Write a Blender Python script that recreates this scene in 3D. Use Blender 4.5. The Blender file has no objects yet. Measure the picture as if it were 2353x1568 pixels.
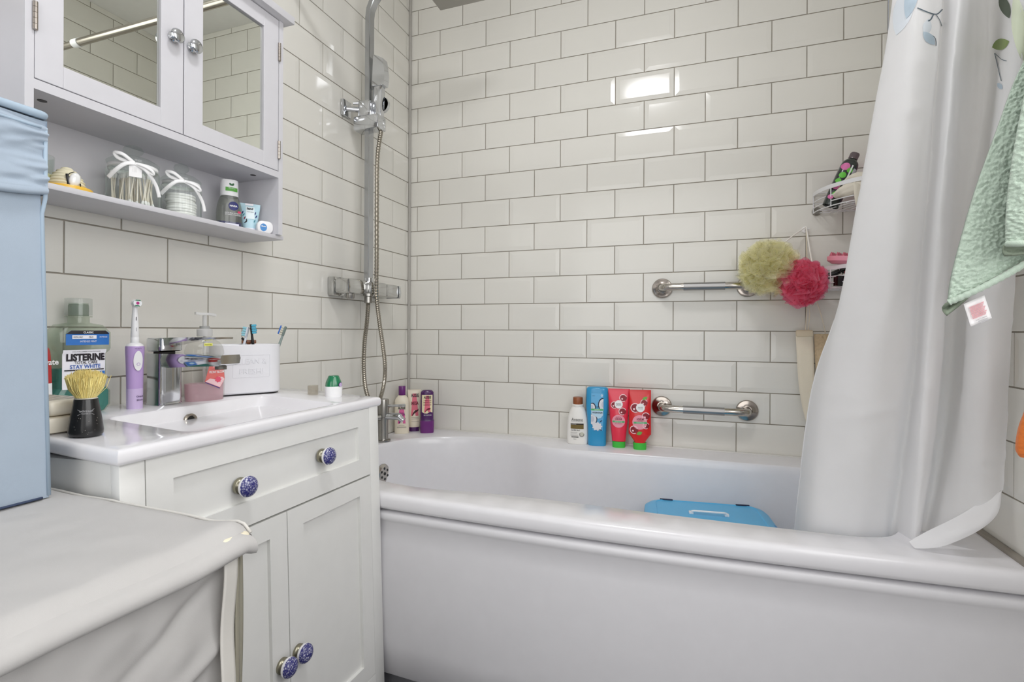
import bpy, bmesh, math, random
from mathutils import Vector, Matrix, noise as mnoise
from mathutils.bvhtree import BVHTree
random.seed(7)
PI = math.pi
S = bpy.context.scene
COL = S.collection

# ------------------------------------------------------------------ materials
def lin(c):
    return tuple(((v/255)/12.92 if v/255 <= .04045 else ((v/255+.055)/1.055)**2.4) for v in c)
_M = {}
def mat(name, rgb=(200, 200, 200), rough=.4, metal=0., spec=.5, coat=0., sheen=0., bump=0., bscale=200., trans=0., sss=0., alpha=1., wear=0., wscale=30.):
    if name in _M: return _M[name]
    m = bpy.data.materials.new(name); m.use_nodes = True
    nt = m.node_tree; b = nt.nodes['Principled BSDF']
    c = lin(rgb)
    b.inputs['Base Color'].default_value = (*c, 1)
    b.inputs['Roughness'].default_value = rough
    b.inputs['Metallic'].default_value = metal
    b.inputs['Specular IOR Level'].default_value = spec
    b.inputs['Coat Weight'].default_value = coat
    b.inputs['Coat Roughness'].default_value = .08
    b.inputs['Sheen Weight'].default_value = sheen
    b.inputs['Transmission Weight'].default_value = trans
    b.inputs['Subsurface Weight'].default_value = sss
    b.inputs['Alpha'].default_value = alpha
    tc = nt.nodes.new('ShaderNodeTexCoord')
    # a faint procedural mottling on every surface
    n = nt.nodes.new('ShaderNodeTexNoise'); n.inputs['Scale'].default_value = wscale; n.inputs['Detail'].default_value = 3
    nt.links.new(tc.outputs['Object'], n.inputs['Vector'])
    mix = nt.nodes.new('ShaderNodeMix'); mix.data_type = 'RGBA'
    w = wear if wear else .03
    mix.inputs[6].default_value = (*[v*(1-w) for v in c], 1)
    mix.inputs[7].default_value = (*[min(1, v*(1+w)) for v in c], 1)
    nt.links.new(n.outputs['Fac'], mix.inputs[0]); nt.links.new(mix.outputs[2], b.inputs['Base Color'])
    if bump:
        n2 = nt.nodes.new('ShaderNodeTexNoise'); n2.inputs['Scale'].default_value = bscale; n2.inputs['Detail'].default_value = 4
        nt.links.new(tc.outputs['Object'], n2.inputs['Vector'])
        bp = nt.nodes.new('ShaderNodeBump'); bp.inputs['Strength'].default_value = bump; bp.inputs['Distance'].default_value = .002
        nt.links.new(n2.outputs['Fac'], bp.inputs['Height']); nt.links.new(bp.outputs['Normal'], b.inputs['Normal'])
    _M[name] = m
    return m

def thin(name, tint=(235, 240, 238), rough=.03, ior=1.45, opaque=0., opcol=None):
    """thin clear glass or plastic film: tinted see-through plus a Fresnel gloss; optional milky share"""
    if name in _M: return _M[name]
    m = bpy.data.materials.new(name); m.use_nodes = True; nt = m.node_tree
    for n in list(nt.nodes): nt.nodes.remove(n)
    out = nt.nodes.new('ShaderNodeOutputMaterial')
    tr = nt.nodes.new('ShaderNodeBsdfTransparent'); tr.inputs[0].default_value = (*lin(tint), 1)
    gl = nt.nodes.new('ShaderNodeBsdfGlossy'); gl.inputs['Roughness'].default_value = rough
    gl.inputs['Color'].default_value = (.9, .9, .9, 1)
    # Schlick falloff from the facing ratio, the same for both sides of the film
    lw = nt.nodes.new('ShaderNodeLayerWeight'); lw.inputs['Blend'].default_value = .5
    pw = nt.nodes.new('ShaderNodeMath'); pw.operation = 'POWER'; pw.inputs[1].default_value = 4.
    ma = nt.nodes.new('ShaderNodeMath'); ma.operation = 'MULTIPLY_ADD'; ma.inputs[1].default_value = .40; ma.inputs[2].default_value = ((ior-1)/(ior+1))**2
    nt.links.new(lw.outputs['Facing'], pw.inputs[0]); nt.links.new(pw.outputs[0], ma.inputs[0])
    mx = nt.nodes.new('ShaderNodeMixShader')
    nt.links.new(ma.outputs[0], mx.inputs[0])
    base = tr
    if opaque:
        df = nt.nodes.new('ShaderNodeBsdfDiffuse'); df.inputs[0].default_value = (*lin(opcol or tint), 1)
        tl = nt.nodes.new('ShaderNodeBsdfTranslucent'); tl.inputs[0].default_value = (*lin(opcol or tint), 1)
        ms = nt.nodes.new('ShaderNodeMixShader'); ms.inputs[0].default_value = .5
        nt.links.new(df.outputs[0], ms.inputs[1]); nt.links.new(tl.outputs[0], ms.inputs[2])
        m2 = nt.nodes.new('ShaderNodeMixShader'); m2.inputs[0].default_value = opaque
        nt.links.new(tr.outputs[0], m2.inputs[1]); nt.links.new(ms.outputs[0], m2.inputs[2]); base = m2
    nt.links.new(base.outputs[0], mx.inputs[1]); nt.links.new(gl.outputs[0], mx.inputs[2])
    nt.links.new(mx.outputs[0], out.inputs[0])
    _M[name] = m
    return m

def fabric(name, rgb, tl=.35, rough=.8, bump=.3, bscale=900):
    """cloth that lets some light through"""
    if name in _M: return _M[name]
    m = mat(name, rgb, rough, spec=.2, bump=bump, bscale=bscale)
    nt = m.node_tree; b = nt.nodes['Principled BSDF']; out = [n for n in nt.nodes if n.type == 'OUTPUT_MATERIAL'][0]
    t = nt.nodes.new('ShaderNodeBsdfTranslucent'); t.inputs[0].default_value = (*lin(rgb), 1)
    mx = nt.nodes.new('ShaderNodeMixShader'); mx.inputs[0].default_value = tl
    nt.links.new(b.outputs[0], mx.inputs[1]); nt.links.new(t.outputs[0], mx.inputs[2]); nt.links.new(mx.outputs[0], out.inputs[0])
    return m

def emit(name, rgb, strength):
    m = bpy.data.materials.new(name); m.use_nodes = True; b = m.node_tree.nodes['Principled BSDF']
    b.inputs['Base Color'].default_value = (*lin(rgb), 1)
    b.inputs['Emission Color'].default_value = (*lin(rgb), 1); b.inputs['Emission Strength'].default_value = strength
    return m

CHROME = mat('chrome', (205, 207, 210), .07, 1.); RAILM = mat('riser_chrome', (176, 178, 180), .16, 1.)
CHROME_SOFT = mat('brushed_chrome', (165, 163, 158), .28, 1.)
STEEL = mat('polished_steel', (190, 185, 178), .12, 1.)
WHITE_GLOSS = mat('glossy_white_ceramic', (232, 231, 234), .12, coat=.3)
ACRYLIC = mat('white_bath_acrylic', (226, 225, 228), .22, coat=.2)
PANEL_W = mat('white_bath_panel', (218, 217, 220), .3)
PAINT_W = mat('white_satin_paint', (222, 221, 224), .38)
VANITY_P = mat('off_white_satin_paint', (228, 228, 225), .4)
PLASTIC_W = mat('white_plastic', (235, 235, 236), .3)
BLACK = mat('black_plastic', (14, 14, 15), .25)
DARK = mat('dark_gap', (60, 58, 54), .7)

# ------------------------------------------------------------------ objects
def link(o, parent=None):
    COL.objects.link(o)
    if parent is not None: o.parent = parent
    return o
def tag(o, label=None, cat=None, group=None, kind=None):
    if label: o['label'] = label
    if cat: o['category'] = cat
    if group: o['group'] = group
    if kind: o['kind'] = kind
    return o
def thing(name, label, cat, loc=(0, 0, 0), rot=(0, 0, 0), group=None):
    o = bpy.data.objects.new(name, None); o.empty_display_size = .02
    o.location = loc; o.rotation_euler = rot
    link(o); return tag(o, label, cat, group)
def copy_tree(o, parent=None):
    c = o.copy(); COL.objects.link(c)
    if parent is not None: c.parent = parent
    for ch in list(o.children): copy_tree(ch, c)
    return c

class B:
    def __init__(self): self.bm = bmesh.new(); self.mi = 0
    def _new(self, before):
        for f in self.bm.faces:
            if f.index == -1 or f not in before: f.material_index = self.mi
    def face(self, vs):
        try:
            f = self.bm.faces.new(vs); f.material_index = self.mi; return f
        except ValueError: return None
    def box(self, x0, x1, y0, y1, z0, z1, r=0., seg=2, M=None):
        t = bmesh.new(); bmesh.ops.create_cube(t, size=1)
        for v in t.verts:
            v.co = Vector(((x0+x1)/2+v.co.x*(x1-x0), (y0+y1)/2+v.co.y*(y1-y0), (z0+z1)/2+v.co.z*(z1-z0)))
        if r: bmesh.ops.bevel(t, geom=t.edges[:], offset=r, segments=seg, profile=.5, affect='EDGES', clamp_overlap=True)
        return self.merge(t, M)
    def merge(self, t, M=None):
        mp = {}
        for v in t.verts: mp[v] = self.bm.verts.new(M @ v.co if M else v.co)
        for f in t.faces: self.face([mp[v] for v in f.verts])
        t.free(); return list(mp.values())
    def loft(self, rings, cap=(True, True), closed=True):
        vs = [[self.bm.verts.new(p) for p in r] for r in rings]
        n = len(vs[0])
        for a, b in zip(vs, vs[1:]):
            for i in range(n if closed else n-1):
                j = (i+1) % n; self.face([a[i], a[j], b[j], b[i]])
        if cap[0]: self.face(vs[0][::-1])
        if cap[1]: self.face(vs[-1])
        return vs
    def lathe(self, prof, n=32, M=None, cap=(True, True)):
        rings = []
        for r, z in prof:
            rings.append([(Vector((r*math.cos(2*PI*i/n), r*math.sin(2*PI*i/n), z))) for i in range(n)])
        if M: rings = [[M @ p for p in r] for r in rings]
        return self.loft(rings, cap)
    def tube(self, pts, r, n=10, cap=True, closed=False):
        pts = [Vector(p) for p in pts]; m = len(pts); rings = []
        rr = r if hasattr(r, '__len__') else [r]*m
        up = None
        for i, p in enumerate(pts):
            a = pts[(i-1) % m] if closed else pts[max(i-1, 0)]; b = pts[(i+1) % m] if closed else pts[min(i+1, m-1)]
            t = (b-a).normalized()
            if up is None:
                up = Vector((0, 0, 1)) if abs(t.z) < .9 else Vector((1, 0, 0))
            s = t.cross(up).normalized(); up = s.cross(t).normalized()
            rings.append([p+(s*math.cos(2*PI*k/n)+up*math.sin(2*PI*k/n))*rr[i] for k in range(n)])
        if closed: rings.append(rings[0]); cap = False
        return self.loft(rings, (cap, cap))
    def grid(self, fn, nu, nv):
        vs = [[self.bm.verts.new(fn(i/nu, j/nv)) for i in range(nu+1)] for j in range(nv+1)]
        for j in range(nv):
            for i in range(nu): self.face([vs[j][i], vs[j][i+1], vs[j+1][i+1], vs[j+1][i]])
        return vs
    def build(self, name, mats, parent=None, smooth=40, solid=0., sub=0, weld=0.):
        if weld: bmesh.ops.remove_doubles(self.bm, verts=self.bm.verts[:], dist=weld)
        bmesh.ops.recalc_face_normals(self.bm, faces=self.bm.faces[:])
        me = bpy.data.meshes.new(name); self.bm.to_mesh(me); self.bm.free()
        for m in (mats if isinstance(mats, (list, tuple)) else [mats]): me.materials.append(m)
        if smooth:
            me.polygons.foreach_set('use_smooth', [True]*len(me.polygons)); me.set_sharp_from_angle(angle=math.radians(smooth))
        o = bpy.data.objects.new(name, me); link(o, parent)
        if solid:
            s = o.modifiers.new('thickness', 'SOLIDIFY'); s.thickness = solid; s.offset = 0
        if sub:
            s = o.modifiers.new('smooth', 'SUBSURF'); s.levels = sub; s.render_levels = sub
        return o

def spline(pts, per=8, closed=False):
    """Catmull-Rom through points (any dimension)"""
    P = [Vector(p) for p in pts]; n = len(P); out = []
    rng = range(n) if closed else range(n-1)
    for i in rng:
        p0 = P[(i-1) % n] if closed else P[max(i-1, 0)]; p1 = P[i]; p2 = P[(i+1) % n]; p3 = P[(i+2) % n] if closed else P[min(i+2, n-1)]
        for k in range(per):
            t = k/per
            out.append(.5*((2*p1)+(p2-p0)*t+(2*p0-5*p1+4*p2-p3)*t*t+(3*p1-p0-3*p2+p3)*t*t*t))
    if not closed: out.append(P[-1])
    return out
def lerp(a, b, t): return a+(b-a)*t
def sstep(a, b, x):
    t = min(1, max(0, (x-a)/(b-a))); return t*t*(3-2*t)

class Surf:
    """a bottle or tube body: superellipse sections (z, half width, half depth, exponent); front faces local -Y"""
    def __init__(self, secs, per=6):
        self.s = spline([Vector((z, w, d, e)) for z, w, d, e in secs], per) if per else [Vector(s) for s in secs]
    def at(self, z):
        s = self.s
        if z <= s[0][0]: return s[0]
        for a, b in zip(s, s[1:]):
            if a[0] <= z <= b[0] and b[0] > a[0]: return a.lerp(b, (z-a[0])/(b[0]-a[0]))
        return s[-1]
    def ring(self, q, n):
        z, w, d, e = q; out = []
        for i in range(n):
            t = 2*PI*i/n; c, s = math.cos(t), math.sin(t)
            out.append(Vector((w*math.copysign(abs(c)**(2/e), c), d*math.copysign(abs(s)**(2/e), s), z)))
        return out
    def body(self, name, m, parent, n=48, cap=(True, True), smooth=50):
        b = B(); b.loft([self.ring(q, n) for q in self.s], cap); return b.build(name, m, parent, smooth)
    def front(self, a, z, off=.0004):
        _, w, d, e = self.at(z); w += off; d += off
        q = min(.999, abs(a)/w)
        return Vector((a, -d*(1-q**e)**(1/e)-off, z))

def flat(y=0., sgn=-1):
    return lambda a, z, off=.0004: Vector((a, y+sgn*off, z))

def decal(name, pts, m, parent, fn, off=.0004, rings=5):
    """a printed shape: polygon in (across, up) laid on a surface"""
    b = B(); n = len(pts)
    # refine the outline so that it follows curved surfaces
    P = []
    for i in range(n):
        a, c = pts[i], pts[(i+1) % n]; k = max(1, int(math.hypot(c[0]-a[0], c[1]-a[1])/.004))
        for j in range(k): P.append((lerp(a[0], c[0], j/k), lerp(a[1], c[1], j/k)))
    cx = sum(p[0] for p in P)/len(P); cz = sum(p[1] for p in P)/len(P)
    c0 = b.bm.verts.new(fn(cx, cz, off)); prev = None
    for r in range(1, rings+1):
        t = r/rings; ring = [b.bm.verts.new(fn(lerp(cx, p[0], t), lerp(cz, p[1], t), off)) for p in P]
        for i in range(len(P)):
            j = (i+1) % len(P)
            if prev is None: b.face([c0, ring[i], ring[j]])
            else: b.face([prev[i], ring[i], ring[j], prev[j]])
        prev = ring
    return b.build(name, m, parent, 60)
def rect(cx, cz, w, h): return [(cx-w/2, cz-h/2), (cx+w/2, cz-h/2), (cx+w/2, cz+h/2), (cx-w/2, cz+h/2)]
def disc(cx, cz, r, n=28, rz=None): return [(cx+r*math.cos(2*PI*i/n), cz+(rz or r)*math.sin(2*PI*i/n)) for i in range(n)]
def leafshape(cx, cz, L, W, ang, n=10):
    out = []
    for i in range(2*n):
        t = i/n; u = (t if t <= 1 else 2-t); s = 1 if t <= 1 else -1
        x = (u-.5)*L; y = s*W/2*math.sin(PI*u)**.8
        out.append((cx+x*math.cos(ang)-y*math.sin(ang), cz+x*math.sin(ang)+y*math.cos(ang)))
    return out
def ringdecal(name, cx, cz, r0, r1, m, parent, fn, off=.0006, a0=0, a1=2*PI, n=28):
    b = B()
    b.grid(lambda u, v: fn(cx+lerp(r0, r1, v)*math.cos(lerp(a0, a1, u)), cz+lerp(r0, r1, v)*math.sin(lerp(a0, a1, u)), off), n, 1)
    return b.build(name, m, parent, 60)

def lettering(txt, cx, cz, h, m, parent, fn, width=None, off=.0008, bold=0., name='lettering', depth=0., shear=0., ang=0.):
    cu = bpy.data.curves.new('text', 'FONT'); cu.body = txt; cu.size = 1; cu.align_x = 'CENTER'; cu.offset = bold; cu.shear = shear
    cu.resolution_u = 3; cu.extrude = depth/h if depth else 0
    to = bpy.data.objects.new('text', cu); COL.objects.link(to)
    dg = bpy.context.evaluated_depsgraph_get(); ev = to.evaluated_get(dg)
    me = bpy.data.meshes.new_from_object(ev, depsgraph=dg)
    bpy.data.objects.remove(to); bpy.data.curves.remove(cu)
    xs = [v.co.x for v in me.vertices]; ys = [v.co.y for v in me.vertices]
    if not xs: return None
    w = max(xs)-min(xs); hh = .73
    sy = h/hh; sx = (width/w) if width else sy
    mx = (max(xs)+min(xs))/2
    ca, sa = math.cos(ang), math.sin(ang)
    for v in me.vertices:
        lx = (v.co.x-mx)*sx; lz = (v.co.y-hh/2)*sy
        v.co = fn(cx+lx*ca-lz*sa, cz+lx*sa+lz*ca, off+v.co.z*h)
    me.name = name; me.materials.clear(); me.materials.append(m)
    o = bpy.data.objects.new(name, me); return link(o, parent)

def RZ(a): return Matrix.Rotation(a, 4, 'Z')
def RX(a): return Matrix.Rotation(a, 4, 'X')
def RY(a): return Matrix.Rotation(a, 4, 'Y')
def T(x, y, z): return Matrix.Translation((x, y, z))

CAM = Vector((1.1279, -1.8625, .97))
def face_cam(x, y, turn=0.):
    """rotation about Z that turns local -Y towards the camera side of the room, plus a turn"""
    d = math.atan2(CAM.y-y, CAM.x-x); return d+PI/2+turn
# ------------------------------------------------------------------ camera
cd = bpy.data.cameras.new('camera'); co = bpy.data.objects.new('camera', cd); COL.objects.link(co)
cd.sensor_width = 36; cd.sensor_fit = 'HORIZONTAL'; cd.lens = 1178.997/2353*36; cd.shift_y = -(784-760.08)/2353; cd.clip_start = .02
co.matrix_world = Matrix.Translation(CAM) @ RZ(.3456) @ RX(PI/2) @ RZ(.005)
S.camera = co

# ------------------------------------------------------------------ the room
RX1, RY0, CEIL = 1.674, -2.35, 2.42
HP, VP = .10125, .1016
ZR = lambda r: 2.2929-VP*r
TILE = mat('cream_glazed_tile', (221, 219, 212), .11, spec=.36, wear=.012, wscale=6)
GROUT = mat('grey_grout', (158, 152, 141), .85, wear=.25, wscale=18)
PLASTER = mat('white_ceiling_paint', (226, 225, 222), .7)
WALLP = mat('pale_grey_wall_paint', (214, 213, 213), .55)

def tiled_wall(name, mp, h0, h1, joint, z_top=CEIL, r_last=24):
    """bevelled half-bond tiles over a grout bed; mp(h, z, d) maps wall coordinates with d out of the wall"""
    b = B(); b.mi = 1
    b.face([b.bm.verts.new(mp(*p, -.0035)) for p in ((h0, 0), (h1, 0), (h1, z_top), (h0, z_top))])
    b.mi = 0; g = .0016; bev = .0150
    rnd = random.Random(3)
    for r in range(-2, r_last):
        zt = min(ZR(r)-g, z_top); zb = ZR(r+1)+g
        if zb > z_top-.004 or zt < .01: continue
        zb = max(zb, .0)
        xs = sorted(x for x in (joint(r, k) for k in range(-3, 40)) if h0 < x < h1)
        xs = [h0]+xs+[h1]
        for a, c in zip(xs, xs[1:]):
            a2, c2 = a+g, c-g
            if c2-a2 < .004: continue
            # cut pieces keep only the factory bevels
            la = bev if a != h0 else .001; lc = bev if c != h1 else .001
            lt = bev if zt < z_top-.001 else .001
            if c2-a2 < la+lc+.002: la = lc = (c2-a2)*.3
            tx, tz = rnd.uniform(-.0025, .0025), rnd.uniform(-.0025, .0025); mx, mz = (a+c)/2, (zt+zb)/2
            def q(h, z, d): return b.bm.verts.new(mp(h, z, d+(h-mx)*tx+(z-mz)*tz))
            lz = min(bev, (zt-zb)*.35); lt = min(lt, lz)
            o = [q(a2, zb, -.0011), q(c2, zb, -.0011), q(c2, zt, -.0011), q(a2, zt, -.0011)]
            i = [q(a2+la, zb+lz, 0), q(c2-lc, zb+lz, 0), q(c2-lc, zt-lt, 0), q(a2+la, zt-lt, 0)]
            k = [q(a2, zb, -.0036), q(c2, zb, -.0036), q(c2, zt, -.0036), q(a2, zt, -.0036)]
            b.face(i)
            for s in range(4):
                t = (s+1) % 4
                b.face([o[s], o[t], i[t], i[s]]); b.face([k[s], k[t], o[t], o[s]])
    o = b.build(name, [TILE, GROUT], None, smooth=0)
    return tag(o, kind='structure')
tiled_wall('wall_back', lambda h, z, d: Vector((h, -d, z)), 0, RX1, lambda r, k: .0381+HP*(2*k+(r % 2)))
TILE_END = -1.385
tiled_wall('wall_left', lambda h, z, d: Vector((d, -h, z)), 0, -TILE_END, lambda r, k: .0206+HP*(2*k+1-(r % 2))-(.0017 if r % 2 == 0 else 0))
WY0, WY1, WZ0, WZ1 = -2.25, -1.05, .95, 2.15
tiled_wall('wall_right', lambda h, z, d: Vector((RX1-d, -h, z)), 0, 1.0, lambda r, k: (.667-6*HP if r % 2 else .560-6*HP)+2*HP*k)
b = B(); b.box(-.05, .0, RY0, TILE_END, 0, CEIL); tag(b.build('wall_left_painted', WALLP, smooth=0), kind='structure')
# right wall beyond the tiles; the unseen window is added as fill light
b = B(); b.box(RX1, RX1+.12, WY1, -1.0, 0, CEIL); b.box(RX1, RX1+.12, RY0, WY0, 0, CEIL); b.box(RX1, RX1+.12, WY0, WY1, 0, WZ0); b.box(RX1, RX1+.12, WY0, WY1, WZ1, CEIL)
tag(b.build('wall_right_painted', WALLP, smooth=0), kind='structure')
b = B(); e_ = .05
for y0, y1, z0, z1 in ((WY0, WY1, WZ0, WZ0+e_), (WY0, WY1, WZ1-e_, WZ1), (WY0, WY0+e_, WZ0+e_, WZ1-e_), (WY1-e_, WY1, WZ0+e_, WZ1-e_), ((WY0+WY1)/2-.02, (WY0+WY1)/2+.02, WZ0+e_, WZ1-e_)): b.box(RX1+.02, RX1+.07, y0, y1, z0, z1, .003)
wf = tag(b.build('fill_window_1', PAINT_W), kind='structure')
b = B(); b.box(RX1+.043, RX1+.047, WY0+e_, WY1-e_, WZ0+e_, WZ1-e_); b.build('fill_pane', emit('fill_pane_glow', (252, 252, 252), 3.3), wf, 0)  # invented glowing pane, brightens the surfaces facing right
b = B(); b.box(-.05, RX1+.05, RY0-.05, .05, CEIL, CEIL+.05); tag(b.build('ceiling', PLASTER, smooth=0), kind='structure')
b = B(); b.box(-.05, RX1+.05, RY0-1.2, .05, -.05, 0); tag(b.build('floor', mat('dark_grey_vinyl_floor', (92, 92, 96), .5, wear=.15), smooth=0), kind='structure')
# wall behind the camera; its opening is made wide for the added fill
DX0, DX1, DZ = .12, 1.60, 2.22
b = B(); b.box(-.05, DX0, RY0-.1, RY0, 0, CEIL); b.box(DX1, RX1+.05, RY0-.1, RY0, 0, CEIL); b.box(DX0, DX1, RY0-.1, RY0, DZ, CEIL)
tag(b.build('wall_front', WALLP, smooth=0), kind='structure')
b = B()
for x0, x1, z0, z1 in ((DX0-.06, DX0, 0, DZ+.06), (DX1, DX1+.06, 0, DZ+.06), (DX0, DX1, DZ, DZ+.06)): b.box(x0, x1, RY0-.002, RY0+.014, z0, z1, .003)
tag(b.build('trim_1', PAINT_W), kind='structure')
b = B(); b.box(-.05, RX1+.05, RY0-1.25, RY0-1.2, 0, CEIL); b.box(-.1, -.05, RY0-1.2, RY0-.1, 0, CEIL); b.box(RX1+.05, RX1+.1, RY0-1.2, RY0-.1, 0, CEIL)
tag(b.build('wall_landing', WALLP, smooth=0), kind='structure')
# sealant: the upright bead in the corner and the grey bead where the bath meets the right wall
b = B(); b.tube([(.0045, -.0045, .566), (.0045, -.0045, CEIL)], .0058, 8)
tag(b.build('trim_2', mat('grey_sealant', (172, 169, 163), .6)), kind='structure')
b = B(); b.box(RX1-.013, RX1+.001, -.742, 0, .560, .574, .004)
tag(b.build('trim_3', mat('dark_grey_sealant', (138, 132, 122), .6)), kind='structure')
b = B(); b.box(.01, RX1-.01, -.006, .001, .560, .5705, .003)
tag(b.build('trim_4', mat('white_sealant', (214, 212, 208), .4)), kind='structure')

# ------------------------------------------------------------------ light
lamp = thing('ceiling_light', 'round white flush lamp on the ceiling, seen only as a glare on the tiles', 'lamp', (.865, -1.27, CEIL))
b = B(); b.lathe([(.165, 0), (.168, -.01), (.165, -.028), (.152, -.032), (.150, -.030)], 48, cap=(True, False)); b.build('rim', PLASTIC_W, lamp)
b = B(); b.lathe([(.0, -.044), (.06, -.0435), (.12, -.040), (.150, -.030)], 48, cap=(False, False)); b.build('diffuser', emit('lit_diffuser', (252, 252, 254), 36.), lamp)
L = bpy.data.lights.new('landing_fill', 'AREA'); L.shape = 'RECTANGLE'; L.size = 1.7; L.size_y = 2.2; L.energy = 22; L.color = (1., .995, .985)  # unseen area lamp added as soft frontal fill
lo = bpy.data.objects.new('landing_fill', L); COL.objects.link(lo); lo.location = (.85, RY0-.9, 1.2); lo.rotation_euler = (PI/2, 0, 0)
W = bpy.data.worlds.new('world'); S.world = W; W.use_nodes = True
W.node_tree.nodes['Background'].inputs[0].default_value = (.9, .93, 1, 1); W.node_tree.nodes['Background'].inputs[1].default_value = .3

# ------------------------------------------------------------------ bath
RIM = .566
def yfront(x): return -.740-.030*math.sin(PI*min(1, max(0, x/RX1)))
bath = thing('bathtub', 'white acrylic bath with a wider tap end, along the back wall', 'bathtub', (0, 0, 0))
inner = [(.068, -.40), (.075, -.32), (.114, -.2117), (.1966, -.130), (.285, -.0868), (.384, -.070), (.497, -.088), (.597, -.138), (.67, -.150), (.856, -.1447), (1.076, -.1355), (1.30, -.131),
         (1.43, -.133), (1.50, -.165), (1.535, -.25), (1.54, -.40), (1.535, -.54), (1.505, -.635), (1.44, -.674), (1.30, -.681), (1.04, -.683), (.838, -.679), (.676, -.684), (.622, -.684), (.551, -.697), (.455, -.703), (.371, -.694), (.290, -.672), (.19, -.62), (.11, -.53)]
out = [Vector((p[0], p[1])) for p in spline(inner, 5, True)]
cx, cy = .80, -.40
def level(sx, sy, z): return [Vector((cx+(p.x-cx)*sx, cy+(p.y-cy)*sy, z)) for p in out]
b = B()
lev = [(1, 1, RIM), (.9985, .996, .5655), (.995, .988, .562), (.991, .978, .554), (.988, .970, .540), (.975, .945, .47), (.955, .905, .37), (.93, .86, .28), (.90, .80, .215), (.86, .72, .185), (.75, .5, .176), (.4, .2, .173)]
b.loft([level(*l) for l in lev], (False, True))
shell_b = b
# rim: flat deck between the wall line and the inner edge
ext = [(0.0015, -.0015), (RX1-.0015, -.0015)]
nx = 40
frontpts = [(lerp(RX1-.0015, .0015, i/nx), yfront(lerp(RX1, 0, i/nx))) for i in range(nx+1)]
outer = [Vector((x, y, RIM)) for x, y in ext+frontpts]
t = bmesh.new()
def ringedges(P):
    v = [t.verts.new(p) for p in P]; return [t.edges.new((v[i], v[(i+1) % len(v)])) for i in range(len(v))]
es = ringedges(outer)+ringedges([Vector((p.x, p.y, RIM)) for p in out])
bmesh.ops.triangle_fill(t, use_beauty=True, use_dissolve=False, edges=es)
b.merge(t)
prof = [(0, 0), (-.007, -.0006), (-.0125, -.003), (-.016, -.008), (-.0175, -.014), (-.0175, -.030), (-.0155, -.036), (-.011, -.0395), (.004, -.040), (.03, -.040)]
rows = [[(lerp(.0015, RX1-.0015, i/60), yfront(lerp(0, RX1, i/60))+dy, RIM+dz) for i in range(61)] for dy, dz in prof]
b.loft(rows, (False, False), closed=False)
b.build('shell', ACRYLIC, bath, 50, weld=.0004)
# front panel with a small top ledge
b = B()
pp = [(.03, .521), (.004, .521), (-.010, .5185), (-.0135, .514), (-.0140, .505), (-.0125, .499), (-.010, .495), (-.012, .45), (-.016, .32), (-.014, .20), (-.008, .120), (-.004, .116), (.012, .116)]
b.loft([[(lerp(.0015, RX1-.0015, i/60), yfront(lerp(0, RX1, i/60))+dy, z) for i in range(61)] for dy, z in pp], (False, False), closed=False)
b.build('front_panel', PANEL_W, bath, 50)
b = B(); b.box(.0015, RX1-.0015, -.70, -.68, .0, .118); b.build('plinth', mat('grey_plinth', (150, 150, 155), .5), bath, 0)
# overflow plate on the tap-end wall
ov = Vector((.0915, -.318, .4645)); M = T(*ov) @ RZ(-.06) @ RY(PI/2-.06)
b = B(); b.lathe([(.0, .009), (.012, .009), (.030, .0075), (.034, .004), (.034, -.02)], 40, M, (False, True)); op = b.build('overflow_plate', STEEL, bath)
b = B()
for i in range(6): b.lathe([(.0, .0097), (.0045, .0097), (.0045, .004)], 14, M @ T(.018*math.cos(i*PI/3), .018*math.sin(i*PI/3), -.0006), (False, False))
b.lathe([(.0, .0103), (.0055, .0103), (.0055, .004)], 14, M, (False, False))
b.build('overflow_hole', BLACK, op)

# bath tap
bt = thing('bath_tap', 'chrome bath mixer tap with thin lever on the tap end rim', 'tap', (.058, -.268, RIM), (0, 0, .12))
b = B(); b.lathe([(.027, 0), (.027, .006), (.0195, .008), (.0185, .012), (.0185, .088), (.0212, .090), (.0212, .148), (.0195, .153), (.0, .153)], 36, cap=(True, False)); b.build('body', CHROME_SOFT, bt)
b = B(); b.tube([(0, 0, .092), (.062, 0, .092), (.0625, 0, .0915), (.078, 0, .078)], [.0125, .0125, .0125, .0095], 20); b.build('spout', CHROME, bt)
b = B(); b.tube([(.015, 0, .130), (.04, 0, .131), (.062, 0, .132), (.085, 0, .133)], [.004, .0042, .0048, .0058], 14); b.build('lever', CHROME, bt)
b = B(); b.tube([(0, -.02, .09), (-.03, -.05, .09)], .012, 16); b.build('handset_outlet', CHROME_SOFT, bt)

# ------------------------------------------------------------------ plastic box lying in the bath
bx = thing('storage_box', 'plastic storage box with bright blue lid, standing in the bath', 'storage box', (1.170, -.385, .176), (0, 0, .118))
BLU = mat('bright_blue_plastic', (88, 178, 226), .35); BLU2 = mat('clear_blue_plastic', (150, 196, 222), .3)
b = B(); b.loft([[Vector((x*f, y*f, z)) for x, y in ((-.145, -.17), (.145, -.17), (.145, .17), (-.145, .17))] for f, z in ((.9, 0), (1, .262))]); b.build('body', BLU2, bx)
def rrect(w, h, r, n=7):
    o = []
    for cx_, cy_, a0 in ((w-r, h-r, 0), (-w+r, h-r, PI/2), (-w+r, -h+r, PI), (w-r, -h+r, 1.5*PI)):
        for i in range(n+1): a = a0+PI/2*i/n; o.append((cx_+r*math.cos(a), cy_+r*math.sin(a)))
    return o
b = B()
lp = [(.172, .192, .05, .243), (.174, .194, .052, .252), (.172, .192, .05, .266), (.160, .181, .045, .276), (.146, .171, .035, .2805), (.141, .166, .03, .2815), (.1385, .1635, .028, .2795), (.136, .161, .026, .2795)]
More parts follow.
